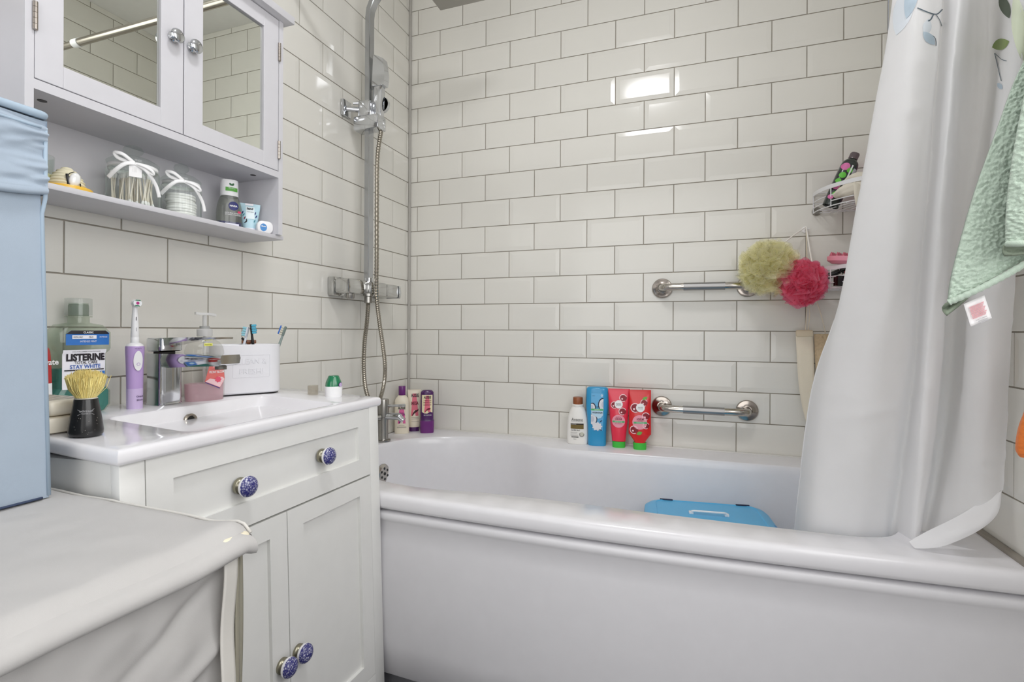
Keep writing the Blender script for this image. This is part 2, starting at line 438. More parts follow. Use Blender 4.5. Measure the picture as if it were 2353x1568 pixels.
b.loft([[Vector((x, y, z)) for x, y in rrect(w, h, r)] for w, h, r, z in lp])
lid = b.build('lid', BLU, bx, 35)
DBL = mat('deep_blue_plastic', (50, 140, 205), .4)
b = B(); b.box(-.169, -.131, -.13, .045, .252, .276, .008); b.build('lid_grip', DBL, lid)
b = B(); b.box(.131, .169, -.13, .045, .252, .276, .008)
b.build('lid_grip', DBL, lid); b = B()
b = B(); b.tube([(-.045, .062, .280), (-.045, .062, .288), (-.040, .060, .289), (.040, .060, .289), (.045, .062, .288), (.045, .062, .280)], .0032, 10)
for s in (-1, 1): b.box(s*.047-.006, s*.047+.006, .060, .074, .279, .285, .001)
b.build('handle', PLASTIC_W, bx)
for s in (-1, 1):
    b = B(); b.box(s*.108-.019, s*.108+.019, .164, .171, .279, .2835, .0015); b.build('clip_slot', mat('navy_plastic', (16, 34, 66), .4), bx)

# ------------------------------------------------------------------ grab bars
def grab(z, label):
    g = thing('grab_bar', label, 'grab bar', (1.150, 0, z), group='chrome grab bars on the back wall')
    h = .1358
    for s in (-1, 1):
        b = B(); b.lathe([(.0345, 0), (.0345, .004), (.032, .0075), (.028, .0085), (.020, .0095), (.0155, .012)], 36, T(s*h, 0, 0) @ RX(PI/2), (True, False)); b.build('flange', mat('worn_steel', (172, 164, 156), .16, 1.), g)
    pts = [(-h, 0, 0), (-h, -.030, 0)]+[(-h+.028*(1-math.cos(a)), -.030-.028*math.sin(a), 0) for a in (PI/8, PI/4, 3*PI/8, PI/2)]
    pts = pts+[(-x, y, z_) for x, y, z_ in reversed(pts)]
    b = B(); b.tube(pts, .0122, 20); b.build('bar', STEEL, g)
    b = B(); rr = 60
    rings = []
    for i in range(rr+1):
        x = -.064+.128*i/rr
        rings.append([Vector((x, -.058+(.0127+(.0004 if (i+k) % 2 else 0))*math.cos(2*PI*k/32), (.0127+(.0004 if (i+k) % 2 else 0))*math.sin(2*PI*k/32))) for k in range(32)])
    b.loft(rings); b.build('knurled_grip', mat('knurled_steel', (158, 157, 156), .40, 1.), g, 25)
grab(1.1195, 'upper chrome grab bar, its right end behind the yellow bath puff')
grab(.7095, 'lower chrome grab bar on the tiles above the bath rim')
# ------------------------------------------------------------------ shower
sh = thing('shower_riser', 'chrome square shower riser with bar valve, handset and overhead arm on left wall', 'shower', (0, 0, 0))
b = B()
pth = [(.075, -.384, 1.135), (.075, -.384, 1.90), (.075, -.384, 2.03)]+[(.075+.09*(1-math.cos(a)), -.384-.003*a, 2.03+.09*math.sin(a)) for a in (PI/10, PI/5, .3*PI, .4*PI, .5*PI)]+[(.30, -.39, 2.122), (.40, -.40, 2.122)]
def bar(b, pts, hw, hd):
    pts = [Vector(p) for p in pts]; rings = []
    for i, p in enumerate(pts):
        t = (pts[min(i+1, len(pts)-1)]-pts[max(i-1, 0)]).normalized(); s = Vector((0, 1, 0)); n = s.cross(t).normalized(); c = .18
        rings.append([p+s*hw*a+n*hd*e for a, e in ((1, 1-c), (1-c, 1), (-1+c, 1), (-1, 1-c), (-1, -1+c), (-1+c, -1), (1-c, -1), (1, -1+c))])
    b.loft(rings)
bar(b, pth, .0145, .0095)
b.build('riser_rail', RAILM, sh, 30)
b = B(); b.lathe([(.012, 1.128), (.0155, 1.130), (.0155, 1.146), (.012, 1.149)], 24, T(.075, -.384, 0)); b.build('rail_nut', CHROME, sh)
b = B(); b.box(.30, .50, -.50, -.30, 2.060, 2.068, .003); b.box(.385, .415, -.415, -.385, 2.066, 2.118, .004); b.build('rain_head', CHROME_SOFT, sh)
# bracket
b = B(); b.box(0, .012, -.440, -.396, 1.692, 1.746, .003); b.tube([(.01, -.420, 1.718), (.035, -.404, 1.718), (.07, -.384, 1.718)], .009, 16); b.tube([(.03, -.412, 1.737), (.05, -.400, 1.740), (.066, -.390, 1.737)], .0048, 12)
b.build('wall_bracket', CHROME, sh, 30)
# slider and handset holder
b = B(); b.box(.046, .092, -.408, -.362, 1.692, 1.745, .004); b.box(.030, .128, -.412, -.362, 1.645, 1.692, .005); b.build('slider', CHROME, sh, 30)
hs = B(); M = T(.108, -.378, 1.760) @ RY(.05)
hs.box(-.017, .019, -.011, .011, -.108, .075, .004, M=M)
hs.loft([[M @ Vector((x, y, z)) for x, z in ((-.020, .035), (.026, .035), (.029, .068), (.018, .124), (-.020, .142))] for y in (-.014, .014)])
hs.lathe([(.0, .012), (.022, .012), (.026, .009), (.026, -.004)], 28, M @ T(.008, .010, -.022) @ RX(-PI/2), (False, False))
hs.build('handset', CHROME, sh, 30)
# thermostatic bar valve
v = B(); z = 1.112
v.box(0, .028, -.500, -.448, z-.031, z+.031, .005)
v.box(.028, .085, -.500, -.395, z-.024, z+.024, .007)
v.box(.046, .098, -.398, -.305, z-.0245, z+.0215, .006)
v.box(.046, .098, -.304, -.232, z-.0245, z+.0205, .006)
v.box(0, .05, -.270, -.225, z-.026, z+.026, .005)
vb = v.build('valve', mat('valve_chrome', (196, 196, 194), .14, 1.), sh, 30)
v = B(); v.loft([[Vector((.072+x, y, z-.002+q)) for x, q in ((-.026, -.024), (.026, -.024), (.030, 0), (.026, .022), (-.026, .022))] for y in (-.231, -.222)]+[[Vector((.072+x*.5, -.196, z-.004+q*.5)) for x, q in ((-.026, -.024), (.026, -.024), (.030, 0), (.026, .022), (-.026, .022))]])
v.build('valve_lever', CHROME, sh, 20)
v = B(); v.lathe([(.010, -.052), (.013, -.050), (.013, -.030), (.017, -.028), (.017, -.02)], 20, T(.080, -.392, z)); v.build('valve_outlet', CHROME_SOFT, sh)
v = B(); v.lathe([(.011, -.040), (.014, -.036), (.014, -.02)], 20, T(.06, -.462, z)); v.build('valve_union', CHROME_SOFT, sh)
# ribbed hose
hp = spline([(.080, -.392, 1.065), (.080, -.398, 1.00), (.080, -.411, .93), (.080, -.415, .84), (.082, -.404, .765), (.086, -.372, .712), (.090, -.342, .722), (.096, -.322, .775), (.100, -.320, .84), (.102, -.338, .92), (.104, -.362, 1.0), (.108, -.384, 1.09), (.112, -.390, 1.22), (.112, -.391, 1.40), (.112, -.389, 1.55), (.114, -.372, 1.645)], 24)
b = B(); b.tube(hp, [.0075 if i % 2 else .0062 for i in range(len(hp))], 12); b.build('hose', mat('hose_steel', (158, 152, 140), .24, 1.), sh, 0)

# ------------------------------------------------------------------ bottles
CREAM = mat('cream_plastic', (233, 224, 204), .35, coat=.2); PURP = mat('purple_plastic', (106, 36, 116), .3, coat=.2); DPURP = mat('dark_purple_plastic', (74, 28, 92), .25, coat=.3)
INK = mat('ink_black', (26, 20, 28), .5); INKW = mat('ink_white', (238, 238, 238), .5); PINKL = mat('ink_pink', (222, 104, 160), .5); ROSE = mat('ink_rose', (226, 112, 132), .5); MAR = mat('ink_maroon', (120, 18, 48), .5)
PLUM = mat('ink_plum', (112, 24, 112), .5); GREY_I = mat('ink_grey', (140, 136, 132), .5)
# shampoo in the corner
s = thing('shampoo_bottle', 'cream shampoo bottle with square purple cap behind the bath tap lever', 'bottle', (.040, -.112, RIM), (0, 0, face_cam(.04, -.112)))
F = Surf([(0, .0255, .0175, 2.6), (.003, .0280, .0200, 2.6), (.03, .0285, .0205, 2.6), (.11, .0285, .0205, 2.6), (.130, .0265, .019, 2.5), (.142, .019, .015, 2.3), (.147, .0135, .0125, 2), (.150, .012, .012, 2)])
F.body('bottle', CREAM, s)
b = B(); b.lathe([(.013, .149), (.0135, .150), (.0135, .183), (.0128, .1842), (.0, .1842)], 28, cap=(True, False)); b.build('cap', PURP, s)
decal('printed_flash', [(-.010, .095), (.008, .095), (.014, .040), (.005, .040), (.001, .062), (-.004, .062), (-.008, .040), (-.016, .040)], PINKL, s, F.front)
lettering('AUSSIE', -.001, .102, .012, INK, s, F.front, .028, bold=.03); lettering('MEGA', -.001, .077, .011, PLUM, s, F.front, .026, bold=.03)
decal('kangaroo', [(-.012, .043), (-.008, .052), (0, .060), (.010, .058), (.014, .062), (.012, .055), (.004, .052), (-.003, .048), (-.010, .041)], PLUM, s, F.front, .0008)
for zz, w in ((.033, .022), (.027, .036), (.024, .036)): decal('small_print', rect(-.001, zz, w, .0009), GREY_I, s, F.front, .0006, 2)
# conditioner tube
s = thing('conditioner_tube', 'cream tube standing on purple cap in the bath corner, behind the shampoo', 'tube', (.063, -.058, RIM), (0, 0, face_cam(.063, -.058, .1)))
F = Surf([(.017, .0205, .0150, 2.2), (.03, .0215, .0150, 2.2), (.08, .0235, .0115, 2.2), (.12, .025, .007, 2.2), (.158, .0262, .0012, 2.2), (.166, .0262, .0011, 2.2)])
F.body('tube', CREAM, s)
b = B(); q = Surf([(0, .0195, .0145, 2.4), (.002, .0205, .0155, 2.4), (.017, .0208, .0155, 2.4)]); b.loft([q.ring(x, 40) for x in q.s]); b.build('cap', DPURP, s)
decal('printed_flash', [(-.007, .150), (.007, .150), (.016, .062), (.004, .062), (.001, .085), (-.004, .085), (-.008, .062), (-.014, .062)], ROSE, s, F.front)
lettering('AUSSIE', .002, .143, .013, INK, s, F.front, .030, bold=.03); lettering('MEGA', .002, .112, .013, MAR, s, F.front, .028, bold=.04)
decal('kangaroo', [(-.010, .064), (-.006, .074), (.002, .084), (.012, .086), (.016, .090), (.015, .082), (.007, .076), (-.001, .071), (-.008, .062)], mat('ink_dark_red', (64, 8, 24), .5), s, F.front, .0008)
for zz in (.056, .050, .040): decal('small_print', rect(.002, zz, .03, .0008), GREY_I, s, F.front, .0006, 2)
# purple bottle
s = thing('hair_mask_bottle', 'squat purple bottle with cream label in the bath corner', 'bottle', (.126, -.066, RIM), (0, 0, face_cam(.126, -.066)))
F = Surf([(0, .0235, .0175, 2.8), (.003, .0262, .0195, 2.8), (.04, .0275, .0205, 2.8), (.0485, .0272, .0203, 2.8), (.052, .0258, .019, 2.8), (.075, .0252, .0185, 2.8), (.150, .0255, .0185, 2.8), (.161, .0235, .017, 2.6), (.167, .016, .012, 2.3), (.168, .004, .003, 2)])
F.body('bottle', DPURP, s)
b = B(); q = Surf([(0, .0238, .0178, 2.8), (.003, .0266, .0199, 2.8), (.04, .0279, .0209, 2.8), (.0475, .0277, .0207, 2.8)]); b.loft([q.ring(x, 40) for x in q.s]); b.build('cap', PURP, s)
decal('label', [(-.0205, .083), (-.012, .078), (.0, .077), (.012, .084), (.0205, .080), (.0205, .150), (-.0205, .150)], mat('label_cream', (236, 226, 188), .5), s, F.front)
decal('printed_flash', [(-.005, .147), (.007, .147), (.013, .084), (.004, .082), (.001, .092), (-.004, .092), (-.007, .080), (-.012, .082)], ROSE, s, F.front, .0007)
lettering('AUSSIE', .001, .141, .010, INK, s, F.front, .028, bold=.03, off=.001)
for t_, zz in (('3 MINUTE', .128), ('MIRACLE', .120), ('RECONSTRUCTOR', .111)): lettering(t_, .001, zz, .0045, MAR, s, F.front, .030, bold=.02, off=.001)
decal('kangaroo', [(-.008, .086), (-.003, .093), (.004, .099), (.013, .099), (.013, .094), (.006, .091), (-.001, .089), (-.006, .084)], MAR, s, F.front, .001)
lettering('DEEP CONDITIONER', .002, .071, .004, INKW, s, F.front, .030)
# lotion bottle
s = thing('lotion_bottle', 'white lotion bottle with brown flip cap on the back bath rim', 'bottle', (.727, -.046, RIM), (0, 0, face_cam(.727, -.046, -.1)))
WB = mat('white_bottle', (233, 231, 226), .35, coat=.15)
F = Surf([(0, .034, .019, 2.6), (.004, .0372, .0215, 2.7), (.03, .0382, .022, 2.8), (.08, .0368, .022, 2.7), (.11, .031, .020, 2.5), (.126, .0245, .0185, 2.3), (.133, .0195, .017, 2.2), (.137, .0185, .0165, 2)])
F.body('bottle', WB, s)
b = B(); b.lathe([(.0205, .136), (.0205, .140), (.018, .142)], 32); b.build('neck_ring', WB, s)
b = B(); b.lathe([(.0172, .1405), (.0176, .142), (.0176, .163), (.0165, .1665), (.0, .1675)], 32, cap=(True, False)); b.lathe([(.0178, .1555), (.0181, .1562), (.0178, .157)], 32); b.build('cap', mat('brown_plastic', (142, 80, 44), .35, wear=.06), s)
GREYB = mat('ink_soft_black', (62, 60, 58), .5)
lettering('Aveeno', 0, .0895, .0115, GREYB, s, F.front, .041)
decal('small_print', rect(0, .0815, .043, .0007), GREY_I, s, F.front, .0006, 2)
decal('label_band', rect(0, .0632, .046, .0145), mat('ink_olive', (110, 92, 40), .5), s, F.front); decal('label_band', rect(0, .0725, .046, .0052), mat('ink_brown_black', (44, 34, 20), .5), s, F.front)
lettering('SHAMPOO', -.012, .0725, .003, INKW, s, F.front, .018); lettering('Oat Milk Blend', -.006, .0515, .0045, GREYB, s, F.front, .031, bold=.01)
for zz, w in ((.043, .024), (.0395, .022), (.034, .026), (.031, .027)): decal('small_print', rect(-.023+w/2, zz, w, .0008), GREY_I, s, F.front, .0006, 2)
decal('label_band', rect(-.0075, .0265, .025, .0032), GREYB, s, F.front); lettering('300ml', -.008, .0195, .003, GREYB, s, F.front)
decal('oat_emblem', disc(.0165, .0365, .0082), mat('ink_oat', (196, 194, 178), .5), s, F.front); ringdecal('oat_emblem', .0165, .0365, .006, .0088, GREY_I, s, F.front, a0=2.4, a1=6.6)
# blue bottle
s = thing('hair_bottle', 'blue bottle printed with coconuts, second from left on the back rim', 'bottle', (.797, -.047, RIM), (0, 0, face_cam(.797, -.047, -.05)))
F = Surf([(0, .0285, .017, 2.8), (.004, .0318, .0195, 2.9), (.04, .0322, .0205, 3), (.09, .0345, .0215, 3), (.125, .0382, .022, 3), (.16, .0392, .021, 3), (.195, .0380, .019, 3), (.203, .0350, .017, 2.8), (.2065, .027, .012, 2.5), (.207, .008, .004, 2)])
F.body('bottle', mat('turquoise_plastic', (40, 146, 196), .28, coat=.3), s)
LB = mat('ink_sky', (98, 172, 216), .45); LG = mat('ink_pale_blue', (186, 216, 234), .5); NV = mat('ink_navy', (24, 32, 62), .5); GRN = mat('ink_green', (84, 176, 112), .5); COC = mat('ink_coconut', (222, 222, 226), .5)
P = [(-.020, .185), (.022, .185), (.023, .110), (.020, .055), (-.014, .055), (-.021, .110)]
decal('label', P, LB, s, F.front)
def clipped(cx_, cz_, r, rz_, lo=-.0205, hi=.0225): return [(min(hi, max(lo, x)), z) for x, z in disc(cx_, cz_, r, 36, rz_)]
for cx_, cz_, r_, rz_ in ((.0215, .1465, .0175, .0235), (-.0150, .1370, .0110, .0150), (-.0135, .0950, .0150, .0200)):
    decal('coconut_shell', clipped(cx_, cz_, r_, rz_), NV, s, F.front, .0006); decal('coconut_flesh', clipped(cx_+(.0022 if cx_ > 0 else -.0018), cz_-.001, r_-.0010, rz_-.0022), COC, s, F.front, .0011); decal('coconut_hollow', clipped(cx_+(.003 if cx_ > 0 else -.003), cz_, r_*.5, rz_*.5), mat('ink_coconut_shade', (196, 198, 210), .5), s, F.front, .0014)
decal('label_shield', [(-.019, .126), (.021, .126), (.021, .110), (.014, .100), (.004, .097), (-.002, .104), (-.019, .113)], LG, s, F.front, .0017)
decal('label_band', rect(.001, .1285, .042, .0062), GRN, s, F.front, .0020); lettering('SHAMPOO', .001, .1285, .0034, INKW, s, F.front, .018, off=.0024)
lettering('hello', .002, .139, .006, NV, s, F.front, .016, off=.0020, shear=.2); lettering('HYDRATION', .002, .1185, .0058, NV, s, F.front, .034, bold=.03, off=.0022)
decal('coconut_splash', [(.001+(.014 if i % 2 else .0185)*math.cos(i*PI/9), .070+(.012 if i % 2 else .0165)*math.sin(i*PI/9)) for i in range(18)], COC, s, F.front, .0017)
decal('coconut_shard', [(.010, .088), (.018, .092), (.018, .089), (.011, .085)], NV, s, F.front, .001); decal('coconut_shard', [(.008, .058), (.017, .055), (.017, .058), (.009, .061)], NV, s, F.front, .001)
ringdecal('maker_mark', .017, .178, .0022, .0034, INKW, s, F.front); decal('small_print', rect(-.012, .176, .008, .001), NV, s, F.front, .0008, 2)
# red tubes
def redtube(label, loc, rgb, turn, word1, word2, body, capq, fruit):
    s = thing('conditioner_tube', label, 'tube', loc, (0, 0, face_cam(loc[0], loc[1], turn)))
    F = Surf(body, 5); F.body('tube', mat('tube_%d_%d' % (rgb[0], rgb[1]), rgb, .3, coat=.3), s)
    b = B(); q = Surf(capq); b.loft([q.ring(x, 40) for x in q.s]); b.build('cap', mat('lime_green_plastic', (62, 186, 62), .35), s)
    PK = mat('ink_blush', (232, 152, 168), .5); PK2 = mat('ink_pale_pink', (244, 206, 210), .5); SEED = mat('ink_garnet', (138, 24, 40), .5); LF = mat('ink_leaf', (108, 168, 68), .5)
    for (fx, fz, fr) in fruit:
        decal('pomegranate', disc(fx, fz, fr, rz=fr*.85), SEED, s, F.front, .0005); ringdecal('pomegranate_rind', fx, fz, fr*.82, fr, PK2, s, F.front, .0007, .4, 5.2)
        decal('pomegranate_pip', disc(fx-fr*.25, fz-fr*.25, fr*.22), PK2, s, F.front, .0008)
    return s, F, PK, SEED, LF
bd1 = [(.022, .0235, .0150, 2.4), (.04, .025, .0155, 2.3), (.10, .0310, .0135, 2.2), (.15, .0345, .0095, 2.2), (.190, .0368, .0020, 2.2), (.203, .0370, .0013, 2.2)]
s, F, PK, SEED, LF = redtube('coral red tube with green cap beside the blue bottle on the bath rim', (.874, -.052, RIM), (226, 44, 72), -.02, '', '', bd1,
    [(0, .0205, .0145, 2.4), (.002, .0218, .0155, 2.4), (.021, .0222, .0155, 2.4)], [(.014, .172, .013), (.012, .126, .013), (-.016, .147, .012)])
decal('badge', disc(-.001, .150, .014), INKW, s, F.front, .001); lettering('herbal', -.001, .152, .005, INK, s, F.front, .016, off=.0013); lettering('essences', -.001, .147, .0032, INK, s, F.front, .018, off=.0013)
decal('badge', disc(-.001, .092, .0222), PK, s, F.front, .0009); decal('label_band', rect(-.001, .0905, .041, .006), GRN, s, F.front, .0012); lettering('CONDITIONER', -.001, .0905, .0034, INKW, s, F.front, .026, off=.0015)
lettering('IGNITE MY', -.001, .106, .0034, MAR, s, F.front, .018, off=.0013); lettering('COLOUR', -.001, .1, .006, MAR, s, F.front, .024, bold=.03, off=.0013); lettering('UP TO VIBRANCY', -.001, .0835, .0028, MAR, s, F.front, .024, off=.0013)
bd2 = [(.022, .0185, .0150, 2.4), (.030, .021, .0155, 2.4), (.05, .0355, .0165, 2.4), (.056, .0378, .0165, 2.4), (.10, .0368, .0150, 2.4), (.15, .0362, .0105, 2.3), (.190, .0362, .0020, 2.2), (.203, .0362, .0013, 2.2)]
s, F, PK, SEED, LF = redtube('bright red tube with green cap nearest the lower grab bar', (.946, -.058, RIM), (214, 22, 28), .03, '', '', bd2,
    [(0, .0195, .0145, 2.4), (.002, .0215, .0155, 2.4), (.023, .0225, .0155, 2.4)], [(-.016, .142, .016), (.013, .160, .012), (.019, .115, .013), (.020, .083, .011), (-.020, .068, .014)])
decal('printed_leaf', leafshape(.016, .175, .020, .010, .5), LF, s, F.front, .0009); decal('printed_leaf', leafshape(-.002, .057, .020, .012, .4), LF, s, F.front, .0009)
decal('badge', disc(.001, .143, .0145), INKW, s, F.front, .001); lettering('herbal', .001, .145, .005, GREY_I, s, F.front, .016, off=.0013); lettering('essences', .001, .140, .0032, GREY_I, s, F.front, .018, off=.0013)
decal('badge', disc(-.001, .094, .0245), PK, s, F.front, .0007); decal('label_band', rect(.001, .0925, .044, .0062), GRN, s, F.front, .001); lettering('CONDITIONER', .001, .0925, .0034, INKW, s, F.front, .026, off=.0013)
lettering('LOVE ME', .001, .105, .006, MAR, s, F.front, .024, bold=.03, off=.0012); lettering('LONGER', .001, .0995, .0032, MAR, s, F.front, .016, off=.0012)

# ------------------------------------------------------------------ corner baskets
WIRE = mat('white_coated_wire', (226, 226, 228), .35)
def basket(z0, z1, label):
    g = thing('corner_basket', label, 'basket', (RX1, 0, z0), group='white wire corner baskets')
    R = .200; A = [PI+.04+i*(PI/2-.08)/24 for i in range(25)]; h = z1-z0
    def arc(r, z): return [(r*math.cos(a), r*math.sin(a), z) for a in A]
    b = B(); b.loft([[Vector((r*math.cos(a), r*math.sin(a), z)) for a in A] for r, z in ((R, h-.010), (R+.0015, h-.010), (R+.0015, h+.002), (R, h+.002), (R, h-.010))], (False, False), closed=False); b.build('rim_band', WIRE, g)
    b = B()
    for z in (h*.55, h*.28, .004): b.tube(arc(R, z), .0017, 8)
    for a in (A[0], A[8], A[16], A[-1]): b.tube([(R*math.cos(a), R*math.sin(a), .002), (R*math.cos(a), R*math.sin(a), h)], .0017, 8)
    for z in (.004, h*.5, h):
        b.tube([(R*math.cos(A[0]), -.008, z), (-.008, -.008, z)], .0017, 8); b.tube([(-.008, R*math.sin(A[-1]), z), (-.008, -.008, z)], .0017, 8)
    b.build('wire_rail', WIRE, g)
    b = B()
    for i in range(1, 9):
        r = R*i/9; b.tube(arc(r, .003), .0014, 6)
    for a in (A[4], A[12], A[20]): b.tube([(.01*math.cos(a), .01*math.sin(a), .002), (R*math.cos(a), R*math.sin(a), .002)], .0016, 6)
    b.build('wire_floor', WIRE, g)
    b = B()
    b.lathe([(.012, 0), (.014, .004), (.008, .010)], 20, T(R*math.cos(A[0])+.010, -.001, .010) @ RX(PI/2)); b.build('suction_cup', thin('clear_cup', (214, 214, 210), .1, opaque=.35, opcol=(205, 202, 198)), g)
    return g
basket(1.343, 1.409, 'upper white wire corner basket holding shower bottles and a cloth')
basket(1.098, 1.166, 'lower white wire corner basket holding hair brushes')
# contents, upper
BG = mat('dark_green_bottle', (40, 48, 44), .18, coat=.4); LIME = mat('ink_lime', (96, 190, 60), .5); PKF = mat('ink_flower_pink', (214, 112, 168), .5)
s = thing('shower_gel_bottle', 'dark shower gel bottle with pink and green print leaning in upper basket', 'bottle', (1.506, -.085, 1.353), (0, 0, 0))
s.rotation_euler = (Matrix.Rotation(.36, 3, 'Y')).to_euler()
s.rotation_euler = (RY(.40) @ RZ(face_cam(1.52, -.075, .30))).to_euler()
F = Surf([(0, .020, .016, 2.4), (.004, .0225, .0185, 2.4), (.10, .0235, .019, 2.4), (.128, .0215, .018, 2.3), (.140, .013, .012, 2), (.143, .011, .011, 2)]); F.body('bottle', BG, s)
b = B(); b.lathe([(.0125, .142), (.0125, .158), (.011, .161), (.0, .161)], 24, cap=(True, False)); b.build('cap', thin('smoky_cap', (150, 140, 145), .1, opaque=.5, opcol=(160, 145, 150)), s)
for (a, c, r, m_) in ((-.012, .112, .011, PKF), (.002, .104, .008, LIME), (-.010, .086, .009, LIME), (-.014, .068, .007, LIME), (-.012, .050, .009, PKF), (.0, .046, .006, LIME), (-.006, .028, .008, LIME), (-.014, .018, .007, PKF)): decal('printed_flower', disc(a, c, r), m_, s, F.front, .0006)
decal('label_stripe', rect(.004, .080, .004, .08), INKW, s, F.front, .0009); decal('label', rect(.015, .085, .010, .055), mat('label_grey', (190, 192, 196), .5), s, F.front, .0007)
s = thing('pink_pouch', 'pink refill pouch at the back of the upper basket, beside the curtain', 'pouch', (1.594, -.082, 1.348), (0, .28, 0))
b = B()
for_p = Surf([(0, .026, .014, 3), (.02, .028, .016, 3), (.10, .028, .010, 3), (.145, .024, .003, 3), (.155, .024, .002, 3)]); b.loft([for_p.ring(x, 32) for x in for_p.s]); b.build('pouch', mat('pink_film', (232, 140, 186), .25, coat=.4), s)
s = thing('orange_print_bottle', 'pale blue bottle with orange fruit print, upper basket beside the curtain', 'bottle', (1.604, -.128, 1.348), (0, .20, face_cam(1.6, -.13)))
F = Surf([(0, .022, .018, 2.4), (.004, .024, .020, 2.4), (.085, .024, .020, 2.4), (.102, .016, .014, 2.2), (.112, .010, .010, 2), (.120, .010, .010, 2)]); F.body('bottle', mat('pale_blue_plastic', (150, 190, 214), .3), s)
for a, c in ((-.012, .030), (-.006, .052), (-.014, .072), (.004, .034), (.008, .066)): decal('printed_orange', disc(a, c, .0085), mat('ink_orange', (232, 140, 40), .5), s, F.front)
s = thing('red_sponge', 'small red sponge on the floor of the upper basket', 'sponge', (1.592, -.150, 1.362))
b = B(); t = bmesh.new(); bmesh.ops.create_icosphere(t, subdivisions=3, radius=1)
for v_ in t.verts: v_.co = Vector((v_.co.x*.024, v_.co.y*.022, v_.co.z*.017))*(1+.10*mnoise.noise(v_.co*3))
b.merge(t); b.build('sponge', mat('red_sponge', (190, 34, 52), .8, bump=.5, bscale=400), s)
s = thing('face_cloth', 'off-white glove cloth draped over the front of the upper basket', 'cloth', (0, 0, 0))
CLOTH = fabric('off_white_cotton', (234, 228, 214), .15, .9)
def clothy(pr, w, th):
    """a soft strip with swelling folds along a spine"""
    sp = spline(pr, 8); b = B(); rings = []
    for i, p in enumerate(sp):
        f = i/(len(sp)-1); t = (sp[min(i+1, len(sp)-1)]-sp[max(i-1, 0)]).normalized()
        sd = t.cross(Vector((.55, -.75, .2))).normalized(); nn = sd.cross(t).normalized(); ww = w(f)
        rings.append([p+sd*ww*math.cos(2*PI*k/20)*(1+.12*math.sin(5*f+k))+nn*th*(ww/.03)*math.sin(2*PI*k/20)*(1+.2*math.sin(9*f+2*k)) for k in range(20)])
    b.loft(rings); return b
clothy([(1.612, -.155, 1.383), (1.585, -.160, 1.390), (1.555, -.152, 1.388), (1.528, -.134, 1.381), (1.508, -.112, 1.372)], lambda f: .021*math.sin(PI*min(1, .25+f*.72))**.5, .014).build('body', CLOTH, s, 60)
clothy([(1.556, -.165, 1.385), (1.552, -.180, 1.368), (1.549, -.186, 1.345), (1.548, -.186, 1.324)], lambda f: .0145*(1-f)**.55+.002, .010).build('thumb', CLOTH, s, 60)
clothy([(1.600, -.135, 1.412), (1.575, -.128, 1.422), (1.550, -.118, 1.419), (1.535, -.110, 1.412)], lambda f: .013*math.sin(PI*min(1, .2+f*.75))**.6, .010).build('cuff', CLOTH, s, 60)
# contents, lower
PKP = mat('pink_brush_plastic', (232, 150, 168), .35); PKD = mat('dusky_pink_rubber', (190, 92, 112), .5)
s = thing('scalp_brush', 'pink scalp brush, teeth upward, topmost in the lower basket', 'brush', (1.534, -.118, 1.178), (0, .12, -.5))
b = B(); b.lathe([(.0, -.010), (.026, -.008), (.036, 0), (.037, .012), (.034, .014), (.0, .013)], 36, T(0, 0, 0) @ Matrix.Diagonal((1.25, .85, 1, 1)), (False, False)); b.build('body', PKP, s)
for i in range(5):
    for j in (-1, 0, 1):
        b = B(); b.lathe([(.0052, .013), (.0040, .019), (.0008, .026)], 10, T(-.032+.016*i, j*.014, 0)); b.build('tooth', PKD, s)
s = thing('round_hair_brush', 'black round hair brush sticking up at the back of the lower basket', 'brush', (1.556, -.055, 1.166), (.0, 1.12, -.25))
b = B(); b.lathe([(.0, -.02), (.011, -.018), (.014, 0), (.014, .085), (.011, .09), (.0, .091)], 20, cap=(False, False)); b.lathe([(.007, -.09), (.009, -.05), (.008, -.02)], 14); b.build('barrel', BLACK, s)
b = B()
for i in range(10):
    for k in range(12):
        a = 2*PI*(k+.5*(i % 2))/12; zz = .006+.008*i
        b.tube([(.0135*math.cos(a), .0135*math.sin(a), zz), (.029*math.cos(a), .029*math.sin(a), zz+.001)], .0006, 4)
o_ = b.build('bristles', BLACK, s, 0); o_['kind'] = 'stuff'
s = thing('black_comb', 'black comb lying under the pink scalp brush', 'comb', (1.560, -.110, 1.104), (0, .02, .35))
b = B(); b.box(-.055, .055, -.012, .0, 0, .030, .003)
for i in range(16): b.box(-.05+.0065*i, -.047+.0065*i, 0, .016, .002, .028)
b.build('comb', BLACK, s, 30)
s = thing('red_brush_head', 'dull red brush head behind the rim of the lower basket', 'brush', (1.575, -.125, 1.138), (0, 0, .4))
b = B(); b.box(-.04, .04, -.02, .02, 0, .014, .006); b.build('head', mat('dull_red_plastic', (158, 62, 66), .4), s)
b = B()
for i in range(9):
    for j in range(4): b.tube([(-.032+.008*i, -.012+.008*j, .013), (-.032+.008*i, -.012+.008*j, .026)], .0008, 4)
o_ = b.build('bristles', mat('tan_bristles', (190, 160, 130), .6), s, 0); o_['kind'] = 'stuff'
s = thing('purple_bath_bead', 'mauve scrunchie ball in the lower basket beside the curtain', 'scrunchie', (1.565, -.165, 1.127))
b = B(); t = bmesh.new(); bmesh.ops.create_icosphere(t, subdivisions=4, radius=.021)
for v_ in t.verts: v_.co *= 1+.14*mnoise.noise(v_.co*120)
b.merge(t); b.build('ball', mat('mauve_cloth', (204, 168, 204), .7, wear=.15, wscale=120), s)
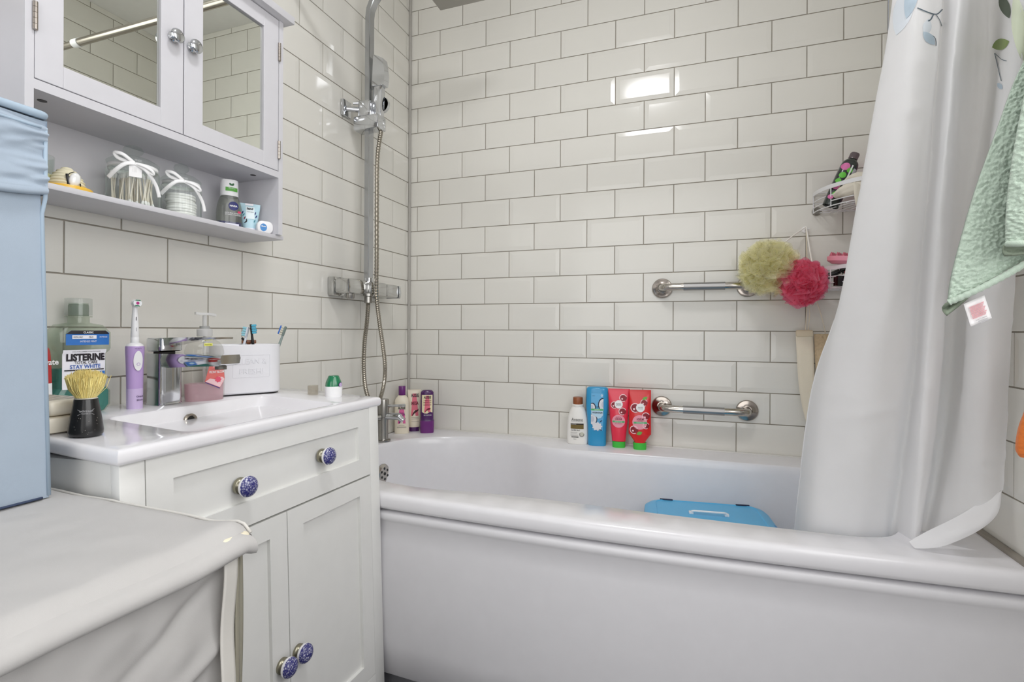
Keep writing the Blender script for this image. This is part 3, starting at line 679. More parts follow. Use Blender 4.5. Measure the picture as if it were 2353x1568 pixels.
# ------------------------------------------------------------------ hook, puffs, scrubber
hk = thing('suction_hook', 'small white hook on the tiles from which the puffs hang', 'hook', (1.452, 0, 1.297))
b = B(); b.lathe([(.010, 0), (.010, .003), (.004, .006)], 20, RX(PI/2)); b.tube([(0, -.003, 0), (0, -.014, -.002), (0, -.018, .004)], .0018, 8); b.tube([(0, -.01, .0), (.012, -.012, .002)], .0012, 6); b.build('hook', PLASTIC_W, hk)
def puff(name, label, c, rad, seed, m, cord_pts, nrib):
    g = thing(name, label, 'bath puff', c)
    rnd = random.Random(seed); b = B()
    for i in range(nrib):
        ax = Vector((rnd.gauss(0, 1), rnd.gauss(0, 1), rnd.gauss(0, 1))).normalized()
        u_ = ax.orthogonal().normalized(); w_ = ax.cross(u_); k = rnd.randint(4, 8); ph = rnd.uniform(0, 6.28); dd = rnd.uniform(-.62, .62); rr = math.sqrt(1-dd*dd)
        n = 72; r1 = rnd.uniform(.84, 1.04); wd = rnd.uniform(.16, .26)
        A_, B_ = [], []
        for j in range(n):
            t = 2*PI*j/n; w1 = math.sin(k*t+ph); w2 = math.sin((k+3)*t+2*ph)
            base = (u_*math.cos(t)+w_*math.sin(t))*rr+ax*(dd+.16*w1)
            p = base.normalized()
            q = (p+ax*.22*math.cos(k*t+ph)+u_*.07*w2).normalized()
            def sc(v, f): return Vector((v.x*rad[0]*f, v.y*rad[1]*f, v.z*rad[2]*f))
            A_.append(b.bm.verts.new(sc(p, r1*(.93-wd)+.03*w2))); B_.append(b.bm.verts.new(sc(q, r1*(.95+.10*w1*w2))))
        for j in range(n):
            q = (j+1) % n; b.face([A_[j], A_[q], B_[q], B_[j]])
    o = b.build('netting', m, g, 180)
    b = B(); t = bmesh.new(); bmesh.ops.create_icosphere(t, subdivisions=4, radius=1)
    for v_ in t.verts:
        f = .70+.10*mnoise.noise(v_.co*5+Vector((seed, 0, 0))); v_.co = Vector((v_.co.x*rad[0]*f, v_.co.y*rad[1]*f, v_.co.z*rad[2]*f))
    b.merge(t); b.build('core', m, g, 180)
    b = B(); b.tube([Vector(p)-Vector(c) for p in spline(cord_pts, 6)], .0022, 8); b.build('cord', mat('white_cord', (232, 228, 222), .7), g)
    return g
YN = thin('yellow_netting', (254, 253, 240), .3, 1.25, opaque=.24, opcol=(255, 254, 238)); PN = thin('pink_netting', (254, 206, 222), .3, 1.25, opaque=.32, opcol=(255, 168, 194))
puff('bath_puff', 'pale yellow net bath puff hanging over the end of the upper grab bar', (1.336, -.105, 1.168), (.093, .080, .090), 3, YN, [(1.375, -.09, 1.24), (1.41, -.05, 1.272), (1.450, -.018, 1.302)], 46)
puff('bath_puff', 'bright pink net bath puff hanging below the white hook', (1.424, -.118, 1.117), (.073, .066, .074), 11, PN, [(1.455, -.10, 1.175), (1.4545, -.06, 1.23), (1.453, -.018, 1.302)], 40)
sc_ = thing('back_scrubber', 'cream and tan loofah back strap hanging in a loop below the pink puff', 'back scrubber', (0, 0, 0))
LF_ = mat('natural_cotton', (226, 216, 196), .9, bump=.25, bscale=700, wear=.06, wscale=20)
def strap(name, pr, wid, m, th=.008, nb=.0, dirx=Vector((1, -.12, 0))):
    sp = spline(pr, 14); b = B(); n = len(sp); nw = 12
    def P(u, v, s):
        i = min(n-1, int(v*(n-1)+.5)); p = sp[i]; w = wid(v)
        d = dirx.normalized(); e = math.sqrt(max(0, 1-(2*u-1)**4))
        return p+d*(u-.5)*w+Vector((0, -1, 0))*(s*th*.5*e+nb*mnoise.noise(Vector((p.x*300+u*40, v*160, s*9))))+Vector((0, 0, nb*.6*mnoise.noise(Vector((u*30, v*140, 5)))))
    b.grid(lambda u, v: P(u, v, 1), nw, n-1); b.grid(lambda u, v: P(u, v, -1), nw, n-1)
    return b.build(name, m, sc_, 60, weld=.0002)
strap('cotton_side', [(1.446, -.030, .968), (1.449, -.032, .90), (1.452, -.034, .82), (1.460, -.036, .74), (1.472, -.040, .68), (1.486, -.046, .645)], lambda v: .047-.020*v*v, LF_, .010)
strap('loofah_side', [(1.494, -.030, .964), (1.496, -.033, .89), (1.500, -.036, .81), (1.503, -.040, .74), (1.503, -.045, .68), (1.494, -.050, .643)], lambda v: .040-.012*v*v, mat('tan_loofah', (206, 184, 150), .95, bump=.9, bscale=500, wear=.25, wscale=160), .014, .0045)
b = B(); b.box(1.4235, 1.4705, -.039, -.021, .955, .976, .004); b.build('cotton_hem', mat('cotton_hem', (218, 204, 178), .9, bump=.3, bscale=500), sc_, 30)
b = B()
for s_ in ((1.450, .0), (1.458, .006)): b.tube(spline([(s_[0], -.028, .972), (s_[0]+.001, -.04, 1.03), (1.4525, -.05, 1.09), (1.453, -.03, 1.2), (1.453, -.018, 1.297)], 6), .0016, 8)
b.tube(spline([(1.505, -.030, .965), (1.494, -.04, 1.01), (1.478, -.05, 1.06), (1.462, -.05, 1.11), (1.454, -.03, 1.2), (1.453, -.018, 1.296)], 6), .0014, 8)
b.build('cord', mat('cream_cord', (222, 212, 192), .8), sc_)

# ------------------------------------------------------------------ curtain rail and curtain
rl = thing('curtain_rail', 'brushed steel shower rail with white joint sleeve, seen in the cabinet mirror', 'rail', (0, 0, 0))
ry, rz = -.676, 1.982
b = B(); b.tube([(.004, ry, rz), (1.20, ry, rz)], .0125, 20); b.tube([(1.20, ry, rz), (RX1-.004, ry, rz)], .0108, 20); b.build('pole', mat('rail_steel', (176, 170, 160), .25, 1.), rl)
b = B(); b.tube([(1.195, ry, rz), (1.225, ry, rz)], .0145, 20); b.build('joint_sleeve', PLASTIC_W, rl)
for x in (.001, RX1-.001):
    b = B(); b.tube([(x, ry, rz), (x+(.018 if x < 1 else -.018), ry, rz)], [.022, .018], 24); b.build('end_cap', PLASTIC_W, rl)
cu = thing('shower_curtain', 'white shower curtain with grey leaf print bunched at the right end of the bath', 'curtain', (0, 0, 0))
CURT = fabric('white_curtain_cloth', (246, 246, 247), .46, .8, bump=.06, bscale=60)
HT = [1.972, 1.76, 1.60, 1.37, 1.08, .85, .60, .47]
LN = [  # fold lines across the curtain, (x, y) at heights 1.60, 1.37, 1.08, .85, .60
 [(1.4788, -.70), (1.4531, -.66), (1.4215, -.62), (1.3677, -.58), (1.344, -.56)],
 [(1.474, -.715), (1.446, -.694), (1.4095, -.672), (1.3795, -.652), (1.3545, -.646)],
 [(1.5, -.755), (1.4853, -.74), (1.4645, -.72), (1.4378, -.69), (1.4221, -.668)],
 [(1.540, -.728), (1.528, -.715), (1.510, -.695), (1.500, -.662), (1.482, -.640)],
 [(1.5567, -.690), (1.5505, -.67), (1.5387, -.65), (1.5345, -.62), (1.5119, -.61)],
 [(1.5624, -.74), (1.5523, -.725), (1.5401, -.705), (1.5334, -.68), (1.5249, -.66)],
 [(1.5879, -.715), (1.5746, -.70), (1.5652, -.685), (1.565, -.66), (1.5405, -.655)],
 [(1.6150, -.66), (1.612, -.635), (1.600, -.60), (1.594, -.58), (1.560, -.605)],
 [(1.6426, -.64), (1.6437, -.61), (1.6282, -.57), (1.6212, -.56), (1.5738, -.60)],
 [(1.6561, -.66), (1.6512, -.64), (1.626, -.62), (1.6123, -.62), (1.5731, -.64)],
 [(1.6140, -.80), (1.6105, -.76), (1.5999, -.71), (1.5968, -.68), (1.5894, -.672)],
 [(1.6181, -.83), (1.6195, -.79), (1.6164, -.74), (1.617, -.71), (1.6115, -.692)],
 [(1.6478, -.80), (1.6504, -.76), (1.6521, -.72), (1.6566, -.69), (1.6460, -.686)]]
NB = 13; cols = []
for k, ln in enumerate(LN):
    gx = 1.46+.185*k/(NB-1)
    (x0, y0) = ln[0]
    top = (lerp(x0, gx, .55), ry+.030*(-1 if k % 2 else 1)); up = (lerp(x0, gx, .25), lerp(y0, ry, .45))
    last = (lerp(ln[-1][0], ln[-2][0], -.35), ln[-1][1]+.02)
    cols.append([top, up]+ln+[last])
NS, NZ = 14, 18
def bottom(s):   # the hem: inside the bath on the left, lifted over the rim on the right
    return lerp(.50, .575, sstep(.66, .76, s)) if s < .80 else lerp(.575, .686, sstep(.80, 1., s))
rowsP = []
for zi in range(len(HT)): rowsP.append(spline([(cols[k][zi][0], cols[k][zi][1], 0) for k in range(NB)], NS))
m_ = len(rowsP[0])
colS = []
for i in range(m_): colS.append(spline([(rowsP[zi][i].x, rowsP[zi][i].y, HT[zi]) for zi in range(len(HT))], NZ))
def colat(i, z):
    c = colS[i]
    for a, d in zip(c, c[1:]):
        if a.z >= z >= d.z: return a.lerp(d, (a.z-z)/max(1e-9, a.z-d.z))
    return c[-1] if z < c[-1].z else c[0]
NV = 150
def curt(u, v):
    i = int(round(u*(m_-1))); z = lerp(1.972, bottom(i/(m_-1)), v); p = colat(i, z)
    s = i/(m_-1)
    # soft creases left from the packet and slanting pulls
    d = .0035*mnoise.noise(Vector((s*9, z*5, 1)))+.0022*mnoise.noise(Vector((s*26, z*13, 4)))
    for zc, sl in ((1.47, .05), (1.41, .16), (1.30, -.08), (1.22, -.10), (1.14, .18), (1.02, .05), (.94, -.2), (.86, .22), (.80, -.16), (.69, .1)):
        q = z-zc-sl*(s-.4); d += .0042*math.exp(-(q/.007)**2)*(.3+.9*mnoise.noise(Vector((s*7, zc*9, 2))))
    return Vector((p.x+.25*d, p.y-d, p.z))
b = B(); gv = b.grid(curt, m_-1, NV); sheet = b.build('cloth', CURT, cu, 180)
# rolled hem strip on the lower left edge and the turned-up hem on the right
b = B(); b.tube([curt(0, v/NV) for v in range(60, NV)], .0016, 6); b.build('side_hem', CURT, cu, 180)
crease = [(1.6480, -.689, .6845), (1.620, -.693, .664), (1.588, -.696, .640), (1.545, -.698, .606), (1.506, -.700, .5755)]
low = [(1.6480, -.6895, .683), (1.632, -.712, .650), (1.600, -.722, .615), (1.553, -.722, .585), (1.512, -.712, .5705)]
cs, ls = spline(crease, 8), spline(low, 8)
b = B()
def flap(u, v):
    i = int(round(u*(len(cs)-1))); a, d = cs[i], ls[i]; p = a.lerp(d, v)
    return p+Vector((0, -.012*math.sin(PI*v)*math.sin(PI*u), .002*math.sin(9*u+3*v)))
b.grid(flap, len(cs)-1, 8); b.build('turned_hem', CURT, cu, 180)
# printed leaves, laid on the cloth
dg = bpy.context.evaluated_depsgraph_get(); tree = BVHTree.FromObject(sheet, dg)
FWD = Vector((-math.sin(.3456), math.cos(.3456), 0)); RGT = Vector((math.cos(.3456), math.sin(.3456), 0)); UPV = Vector((0, 0, 1))
def onto(x, z, off=.0008):
    """print position: across/up on the picture side of the cloth, dropped along the view direction on to the cloth"""
    d = (FWD+RGT*(x-1176.5)/1179+UPV*(760-z)/1179).normalized()
    h = tree.ray_cast(CAM, d)
    if h[0] is None: return CAM+d*1.0
    n = h[1] if h[1].dot(d) < 0 else -h[1]
    return h[0]+n*off
def leafprint(pts, m, nm='printed_leaf', off=.0008): 
    sub = []
    n = len(pts)
    b = B(); cx_ = sum(p[0] for p in pts)/n; cz_ = sum(p[1] for p in pts)/n; c0 = b.bm.verts.new(onto(cx_, cz_, off)); prev = None
    for r in range(1, 9):
        ring = [b.bm.verts.new(onto(lerp(cx_, p[0], r/8), lerp(cz_, p[1], r/8), off)) for p in pts]
        for i in range(n):
            j = (i+1) % n
            if prev is None: b.face([c0, ring[i], ring[j]])
            else: b.face([prev[i], ring[i], ring[j], prev[j]])
        prev = ring
    return b.build(nm, m, cu, 180)
def stemprint(pts, w, m):
    sp = spline([(p[0], p[1], 0) for p in pts], 6); b = B()
    def f(u, v):
        i = int(round(u*(len(sp)-1))); a = sp[max(i-1, 0)]; c = sp[min(i+1, len(sp)-1)]; t = (c-a).normalized(); p = sp[i]
        return onto(p.x-t.y*w*(v-.5), p.y+t.x*w*(v-.5), .0012)
    b.grid(f, len(sp)-1, 1); return b.build('printed_stem', m, cu, 180)
LGR = mat('print_pale_blue_grey', (208, 214, 220), .7); LBL = mat('print_blue_grey', (170, 186, 198), .7, wear=.25, wscale=40); LDK = mat('print_dark_slate', (84, 98, 108), .7)
LOL = mat('print_olive', (122, 140, 80), .7, wear=.2, wscale=60); LPG = mat('print_pale_green', (212, 220, 196), .7)
leafprint(leafshape(2073, 18, 122, 44, 1.85), LGR); leafprint(leafshape(2091, -8, 96, 28, 1.80), LBL, off=.0014)
leafprint(leafshape(2126, 58, 40, 20, 1.75), LGR); leafprint(leafshape(2130, 84, 40, 20, .85), LBL, off=.0014)
stemprint([(2104, 14), (2122, 22), (2140, 28), (2150, 27), (2160, 17)], 2.6, LDK); stemprint([(2140, 28), (2134, 40), (2128, 44)], 3, LDK); stemprint([(2146, 30), (2154, 42), (2159, 56)], 1.6, LDK)
stemprint([(2117, 74), (2130, 75), (2142, 81), (2146, 92), (2146, 101)], 1.8, LDK)
leafprint(leafshape(2297, 96, 42, 26, -.35), LOL); stemprint([(2284, 116), (2290, 140), (2296, 165), (2300, 180)], 1.8, LDK); stemprint([(2284, 116), (2300, 130), (2312, 134)], 1.5, LDK); leafprint(leafshape(2296, 192, 18, 11, .9), LBL)
leafprint(leafshape(2306, 8, 60, 24, 1.2), mat('print_dark_green', (72, 84, 66), .7)); leafprint(leafshape(2340, 60, 170, 34, 1.45), LPG)

# ------------------------------------------------------------------ towels
def towel(name, label, m, parts, loc=(0, 0, 0)): 
    g = thing(name, label, 'towel', loc); return g
def pile(b_fn, nu, nv, amp, sc, th):
    """a terry sheet: front and back skins with a nubbly pile"""
    b = B(); P = [[b_fn(i/nu, j/nv) for i in range(nu+1)] for j in range(nv+1)]
    def nrm(i, j):
        a = P[j][min(i+1, nu)]-P[j][max(i-1, 0)]; c = P[min(j+1, nv)][i]-P[max(j-1, 0)][i]; return a.cross(c).normalized()
    F_, K_ = [], []
    for j in range(nv+1):
        F_.append([]); K_.append([])
        for i in range(nu+1):
            p, n = P[j][i], nrm(i, j); e = min(1., min(i, nu-i)/2., min(j, nv-j)/2.)**.5
            q = p*sc; w = mnoise.noise(q)+.6*mnoise.noise(q*2.1+Vector((7, 1, 3)))
            F_[-1].append(b.bm.verts.new(p+n*(th*.5*e+amp*w*e)+Vector((mnoise.noise(q*1.3+Vector((3, 9, 1))), 0, mnoise.noise(q*1.3)))*amp*.8*e)); K_[-1].append(b.bm.verts.new(p-n*(th*.5*e+amp*.6*w*e)))
    for j in range(nv):
        for i in range(nu):
            b.face([F_[j][i], F_[j][i+1], F_[j+1][i+1], F_[j+1][i]]); b.face([K_[j][i], K_[j+1][i], K_[j+1][i+1], K_[j][i+1]])
    for j in range(nv): b.face([F_[j][0], F_[j+1][0], K_[j+1][0], K_[j][0]]); b.face([F_[j][nu], K_[j][nu], K_[j+1][nu], F_[j+1][nu]])
    for i in range(nu): b.face([F_[0][i], K_[0][i], K_[0][i+1], F_[0][i+1]]); b.face([F_[nv][i], F_[nv][i+1], K_[nv][i+1], K_[nv][i]])
    return b
def ruled(L, R, bow):
    Ls, Rs = spline(L, 10), spline(R, 10)
    def f(u, v):
        i = v*(len(Ls)-1); k = min(int(i), len(Ls)-2); a = Ls[k].lerp(Ls[k+1], i-k); c = Rs[k].lerp(Rs[k+1], i-k)
        return a.lerp(c, u)+bow(u, v)
    return f
GT = mat('sage_terry', (186, 203, 187), .95, sheen=.3, bump=.5, bscale=900, wear=.05, wscale=300)
tg = towel('bath_towel', 'pale green terry towel hanging at the top right, in front of the curtain', GT, 1)
L_ = [(1.585, -.95, 1.53), (1.580, -.94, 1.45), (1.5712, -.93, 1.3811), (1.5504, -.93, 1.3226), (1.5346, -.93, 1.2685), (1.5094, -.93, 1.1829), (1.493, -.93, 1.114), (1.4800, -.93, 1.0504), (1.4765, -.93, 1.0150)]
R_ = [(1.664, -.97, 1.56), (1.664, -.97, 1.48), (1.66, -.97, 1.41), (1.655, -.97, 1.36), (1.65, -.97, 1.31), (1.645, -.97, 1.25), (1.640, -.97, 1.19), (1.636, -.97, 1.150), (1.634, -.97, 1.122)]
pile(ruled(L_, R_, lambda u, v: Vector((0, .018*math.sin(PI*u*1.3)-.012*math.sin(6*u), 0))*v), 112, 300, .0046, 270, .010).build('main_fold', GT, tg, 180)
L2 = [(1.590, -.99, 1.53), (1.566, -.985, 1.42), (1.5507, -.98, 1.3468), (1.5351, -.98, 1.2555), (1.5259, -.98, 1.1859), (1.5215, -.98, 1.1271), (1.5215, -.98, 1.090)]
R2_ = [(1.664, -1.0, 1.55), (1.660, -1.0, 1.44), (1.655, -1.0, 1.36), (1.650, -1.0, 1.27), (1.645, -1.0, 1.20), (1.640, -1.0, 1.14), (1.638, -1.0, 1.100)]
pile(ruled(L2, R2_, lambda u, v: Vector((0, -.020*math.sin(PI*min(1, u*1.6)), 0))), 84, 290, .0044, 270, .010).build('front_fold', GT, tg, 180)
# hem bands; dark inner sheets with shade painted into their colour
b = B(); b.tube(spline([(1.4765, -.934, 1.0145), (1.5012, -.945, 1.0290), (1.5307, -.95, 1.0480), (1.5561, -.955, 1.0665), (1.60, -.965, 1.098), (1.634, -.97, 1.121)], 12), [.0046+.0006*math.sin(i*2.2) for i in range(61)], 10); b.tube(spline([(1.5215, -.985, 1.0905), (1.53, -1.0, 1.0880), (1.56, -1.006, 1.0900), (1.638, -1.0, 1.1)], 12), .0042, 10); b.build('woven_hem', GT, tg, 180)
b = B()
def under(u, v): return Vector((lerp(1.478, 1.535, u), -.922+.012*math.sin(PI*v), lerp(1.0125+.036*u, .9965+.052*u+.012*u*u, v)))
b.grid(under, 16, 6); b.grid(lambda u, v: Vector((lerp(1.5225, 1.64, u), -.978+.006*math.sin(PI*v), lerp(1.091, 1.076+.02*u*u, v)+.004*u)), 12, 6); b.build('shaded_inner_face', mat('sage_painted_shade', (140, 152, 134), .95, bump=.6, bscale=500), tg, 180, solid=.004)
b = B(); b.grid(lambda u, v: Vector((lerp(1.4945, 1.519, u)+.007*v, -.9335-.004*v+.002*math.sin(3*u), lerp(1.012, .979, v)+lerp(0, .0125, u))), 6, 8); cl = b.build('care_label', mat('white_label', (238, 236, 236), .5), tg, 180, solid=.0006)
tag(cl, 'white sewn-in care label with pale red print')
def lab(a, z, off=.0006): return Vector((a+.007*(1.012-z)/.033, -.9350-off-.004*(1.012-z)/.033, z+.5*(a-1.4945)))
b = B()
for i in range(9): 
    zz = 1.005-.0020*i; vs_ = [b.bm.verts.new(lab(a, z)) for a, z in ((1.4985, zz), (1.5155-.001*(i % 3), zz), (1.5155-.001*(i % 3), zz-.0012), (1.4985, zz-.0012))]; b.face(vs_)
b.build('label_print', mat('ink_faded_red', (214, 150, 156), .6), cl, 0)
b = B()
for i in range(3): 
    zz = .985-.0026*i; vs_ = [b.bm.verts.new(lab(a, z)) for a, z in ((1.501+.002*i, zz), (1.514, zz), (1.514, zz-.0008), (1.501+.002*i, zz-.0008))]; b.face(vs_)
b.build('label_print', mat('ink_faded_grey', (176, 174, 178), .6), cl, 0)
to_ = towel('hand_towel', 'orange terry towel, only its lower corner showing at the right edge', GT, 1)
OT = mat('orange_terry', (232, 128, 58), .95, sheen=.3, bump=.5, bscale=900)
pile(ruled([(1.650, -.86, 1.02), (1.618, -.86, .92), (1.5999, -.86, .8544), (1.5915, -.86, .8239), (1.5885, -.86, .7936), (1.5925, -.86, .783)], [(1.666, -.88, 1.02), (1.664, -.88, .94), (1.662, -.88, .87), (1.660, -.88, .83), (1.658, -.88, .80), (1.656, -.88, .781)], lambda u, v: Vector((0, -.012*math.sin(PI*u), 0))), 34, 100, .003, 330, .012).build('cloth', OT, to_, 180)
# ------------------------------------------------------------------ vanity unit
VR = (Matrix.Rotation(-.0124, 3, 'Z') @ Matrix.Rotation(-.0366, 3, 'Y') @ Matrix.Rotation(-.001, 3, 'X'))
va = thing('vanity_unit', 'off-white vanity cabinet with drawer and two panelled doors under the basin', 'cabinet', (.3775, -1.3791, .7835)); va.rotation_euler = VR.to_euler()
# local frame: x out of the front, y along the width, z up from the underside of the basin
EW, T1, TB, WD = .0362, .1614, .6356, .600
b = B()
b.box(-.352, -.018, 0, .018, -.74, 0); b.box(-.352, -.018, WD-.018, WD, -.74, 0); b.box(-.352, -.018, .018, WD-.018, -.70, -.68); b.box(-.352, -.34, .018, WD-.018, -.70, 0)
b.box(-.018, 0, 0, EW-.0012, -.76, 0, .001); b.box(-.018, 0, WD-EW+.0012, WD, -.76, 0, .001); b.box(-.018, 0, EW-.0012, WD-EW+.0012, -.70, -TB-.0015, .001)
b.box(-.10, -.06, .018, WD-.018, -.155, -.10)
b.build('carcass', VANITY_P, va, 30)
def shaker(b, y0, y1, z0, z1, fl, fr, ft, fb, dp=.0075):
    b.box(-.018, -dp, y0, y1, z0, z1)
    for r in ((y0, y0+fl, z0, z1), (y1-fr, y1, z0, z1), (y0+fl, y1-fr, z1-ft, z1), (y0+fl, y1-fr, z0, z0+fb)): b.box(-dp, 0, *r, 0)
    # a slim quarter bead down to the panel
NAVY = mat('glazed_navy_leaf', (36, 36, 110), .15, coat=.5)
def knob_mat():
    m = mat('navy_petal_glaze', (228, 228, 238), .2, coat=.1); nt = m.node_tree; bs = nt.nodes['Principled BSDF']
    tc = nt.nodes.new('ShaderNodeTexCoord'); mp = nt.nodes.new('ShaderNodeMapping'); mp.inputs['Scale'].default_value = (1, 1.45, 1)
    nz = nt.nodes.new('ShaderNodeTexNoise'); nz.inputs['Scale'].default_value = 90; nz.inputs['Detail'].default_value = 1
    ad = nt.nodes.new('ShaderNodeMixRGB'); ad.blend_type = 'ADD'; ad.inputs[0].default_value = .006
    vo = nt.nodes.new('ShaderNodeTexVoronoi'); vo.feature = 'DISTANCE_TO_EDGE'; vo.inputs['Scale'].default_value = 215
    cr = nt.nodes.new('ShaderNodeValToRGB'); cr.color_ramp.elements[0].position = .19; cr.color_ramp.elements[1].position = .27
    cr.color_ramp.elements[0].color = (*lin((34, 34, 112)), 1); cr.color_ramp.elements[1].color = (*lin((226, 226, 240)), 1)
    nt.links.new(tc.outputs['Object'], ad.inputs[1]); nt.links.new(nz.outputs['Color'], ad.inputs[2]); nt.links.new(ad.outputs[0], mp.inputs[0]); nt.links.new(mp.outputs[0], vo.inputs['Vector'])
    nt.links.new(vo.outputs['Distance'], cr.inputs[0]); nt.links.new(cr.outputs[0], bs.inputs['Base Color']); return m
KM = knob_mat(); BRASS = mat('dull_nickel', (150, 146, 128), .3, .9)
def knob(parent, y, z):
    b = B(); M = T(0, y, z) @ RY(PI/2)
    b.mi = 0; b.lathe([(.0145, -.002), (.0145, .004), (.0125, .0055), (.0115, .009), (.014, .0115), (.0155, .0125)], 40, M)
    b.mi = 1; b.lathe([(.0135, .0125), (.0172, .0135), (.0182, .0165), (.0180, .0190)], 40, M)
    b.mi = 2; b.lathe([(.0180, .0190), (.0168, .0225), (.0140, .0255), (.0100, .0278), (.005, .0291), (.0, .0295)], 40, M, (False, False))
    return b.build('knob', [BRASS, WHITE_GLOSS, KM], parent, 50)
DR = B(); y0, y1 = EW, WD-EW; shaker(DR, y0, y1, -T1+.0015, -.002, .0407, .0407, .0404-.002, T1-.1173-.0015)
dr = DR.build('drawer', VANITY_P, va, 30)
def vl(u, v, off):   # helper kept for knob heights measured on the front plane
    return None
knob(dr, .1965, -.0855); knob(dr, .4000, -.0790)
for side in (0, 1):
    y0, y1 = (EW, WD/2-.001) if side == 0 else (WD/2+.001, WD-EW)
    d = B(); shaker(d, y0, y1, -TB, -T1-.0025, .0412, .0412, .2012-T1-.0025, TB-.5984); d_ = d.build('door', VANITY_P, va, 30)
    knob(d_, (.2795 if side == 0 else .3200), -.4460 if side == 0 else -.4430)

# ------------------------------------------------------------------ basin
BX1, BY0, BY1 = .387, -1.387, -.768
bs = thing('washbasin', 'glossy white inset washbasin with chrome overflow ring on the vanity', 'basin', (0, 0, 0))
def topz(x, y): return lerp(.8125, .8035, sstep(.15, .385, x))
hole_t = [Vector((.258+x, -1.083+y)) for y, x in [(q[1], q[0]) for q in rrect(.110, .179, .028, 6)]]
n_ = len(hole_t)
b = B()
def hl(sx, sy, dz, ox=0): return [Vector((.258+ox+(p.x-.258)*sx, -1.083+(p.y+1.083)*sy, topz(p.x, p.y)+dz)) for p in hole_t]
rings = [hl(1, 1, 0), hl(.99, .992, -.0008), hl(.975, .982, -.004), hl(.955, .955, -.014), hl(.92, .86, -.035), hl(.86, .72, -.062), hl(.78, .55, -.085), hl(.6, .4, -.098), hl(.2, .15, -.104)]
vs = b.loft(rings, (False, True))
outer = []
NO = 40
for i in range(NO): outer.append((.0015, lerp(BY1, BY0, i/NO)))
for i in range(NO): outer.append((lerp(.0015, BX1, i/NO), BY0))
for i in range(NO): outer.append((BX1, lerp(BY0, BY1, i/NO)))
for i in range(NO): outer.append((lerp(BX1, .0015, i/NO), BY1))
def inset(p, d):
    return (min(max(p[0], .0015), BX1-d), min(max(p[1], BY0+d), BY1-d))
t = bmesh.new()
def re2(P):
    v = [t.verts.new(p) for p in P]; return [t.edges.new((v[i], v[(i+1) % len(v)])) for i in range(len(v))]
O_ = [inset(p, .008) for p in outer]
OO = []
for p in O_:
    if not OO or (abs(p[0]-OO[-1][0])+abs(p[1]-OO[-1][1])) > 1e-6: OO.append(p)
if abs(OO[0][0]-OO[-1][0])+abs(OO[0][1]-OO[-1][1]) < 1e-6: OO.pop()
bmesh.ops.triangle_fill(t, use_beauty=True, edges=re2([Vector((x, y, 0)) for x, y in OO])+re2([Vector((p.x, p.y, 0)) for p in hole_t]))
bmesh.ops.subdivide_edges(t, edges=[e for e in t.edges if e.calc_length() > .05 and not e.is_boundary], cuts=1)
for v in t.verts: v.co.z = topz(v.co.x, v.co.y)
b.merge(t)
er = []
for d, dz in ((.008, 0), (.0045, -.0010), (.0015, -.0035), (0, -.0075), (0, -.0165), (.0012, -.0205), (.004, -.0225), (.03, -.0225)):
    er.append([Vector((*(lambda q: (q[0], q[1]))(inset(p, d)), topz(*inset(p, .008))+dz)) for p in OO])
er = [[Vector(((p[0] if p[0] < .0016 else (BX1-d if abs(p[0]-(BX1-.008)) < 1e-6 else p[0])), (BY0+d if abs(p[1]-(BY0+.008)) < 1e-6 else (BY1-d if abs(p[1]-(BY1-.008)) < 1e-6 else p[1])), topz(p[0], p[1])+dz)) for p in OO] for d, dz in ((.008, 0), (.0045, -.0010), (.0015, -.0035), (0, -.0075), (0, -.0165), (.0012, -.0205), (.004, -.0225), (.03, -.0225))]
b.loft(er, (False, True)); b.build('bowl', WHITE_GLOSS, bs, 40, weld=.0003)
M = T(.1585, -1.100, .7835) @ RY(PI/2-.16)
b = B(); b.lathe([(.0085, .001), (.0095, .0028), (.0122, .0032), (.0140, .0020), (.0142, -.006), (.0085, -.006)], 36, M, (False, False)); b.build('overflow_ring', mat('dull_chrome', (170, 162, 148), .2, 1.), bs)
b = B(); b.lathe([(.0, .0012), (.0088, .0012)], 28, M, (False, False)); b.build('overflow_hole', mat('dark_hole', (22, 20, 18), .6), bs)
TOP = .8127

# basin tap
ft = thing('basin_tap', 'chrome monobloc basin tap with flat lever between toothbrush and soap', 'tap', (.078, -1.097, TOP))
b = B()
def rsec(hw, hd, r, z, ox=0): return [Vector((x+ox, y, z)) for x, y in rrect(hw, hd, r, 5)]
b.loft([rsec(.026, .0255, .010, z) for z in (0, .002)]+[rsec(.0245, .0245, .010, .004), rsec(.0245, .0245, .010, .085), rsec(.0255, .0250, .009, .1065)])
b.loft([[Vector((x, y, z)) for y, z in ((-.021, .088+dz0), (.021, .088+dz0), (.0235, .0985+dz1), (.021, .1065), (-.021, .1065), (-.0235, .0985+dz1))] for x, dz0, dz1 in ((.010, -.008, -.004), (.04, -.010, -.004), (.10, -.006, -.003), (.176, -.003, -.001), (.184, .001, .001))])
b.build('body', CHROME, ft, 35)
b = B(); b.lathe([(.0, .086), (.0105, .086), (.0105, .100)], 24, T(.158, 0, -.009), (False, False)); b.build('aerator', mat('aerator_grey', (110, 108, 102), .4, .6), ft)
b = B(); b.lathe([(.019, .1065), (.019, .111)], 28); b.build('gap_collar', DARK, ft)
b = B(); b.loft([rsec(.0225, .0225, .009, .1105), rsec(.0245, .0245, .009, .1125), rsec(.0245, .0245, .009, .136), rsec(.0235, .0235, .009, .1385)])
b.loft([[Vector((x, y, z)) for y, z in ((-.019, z0), (.019, z0), (.020, z1), (-.020, z1))] for x, z0, z1 in ((0, .118, .1384), (.03, .124, .139), (.08, .1330, .1405), (.168, .1375, .1412))])
b.build('lever', CHROME, ft, 35)

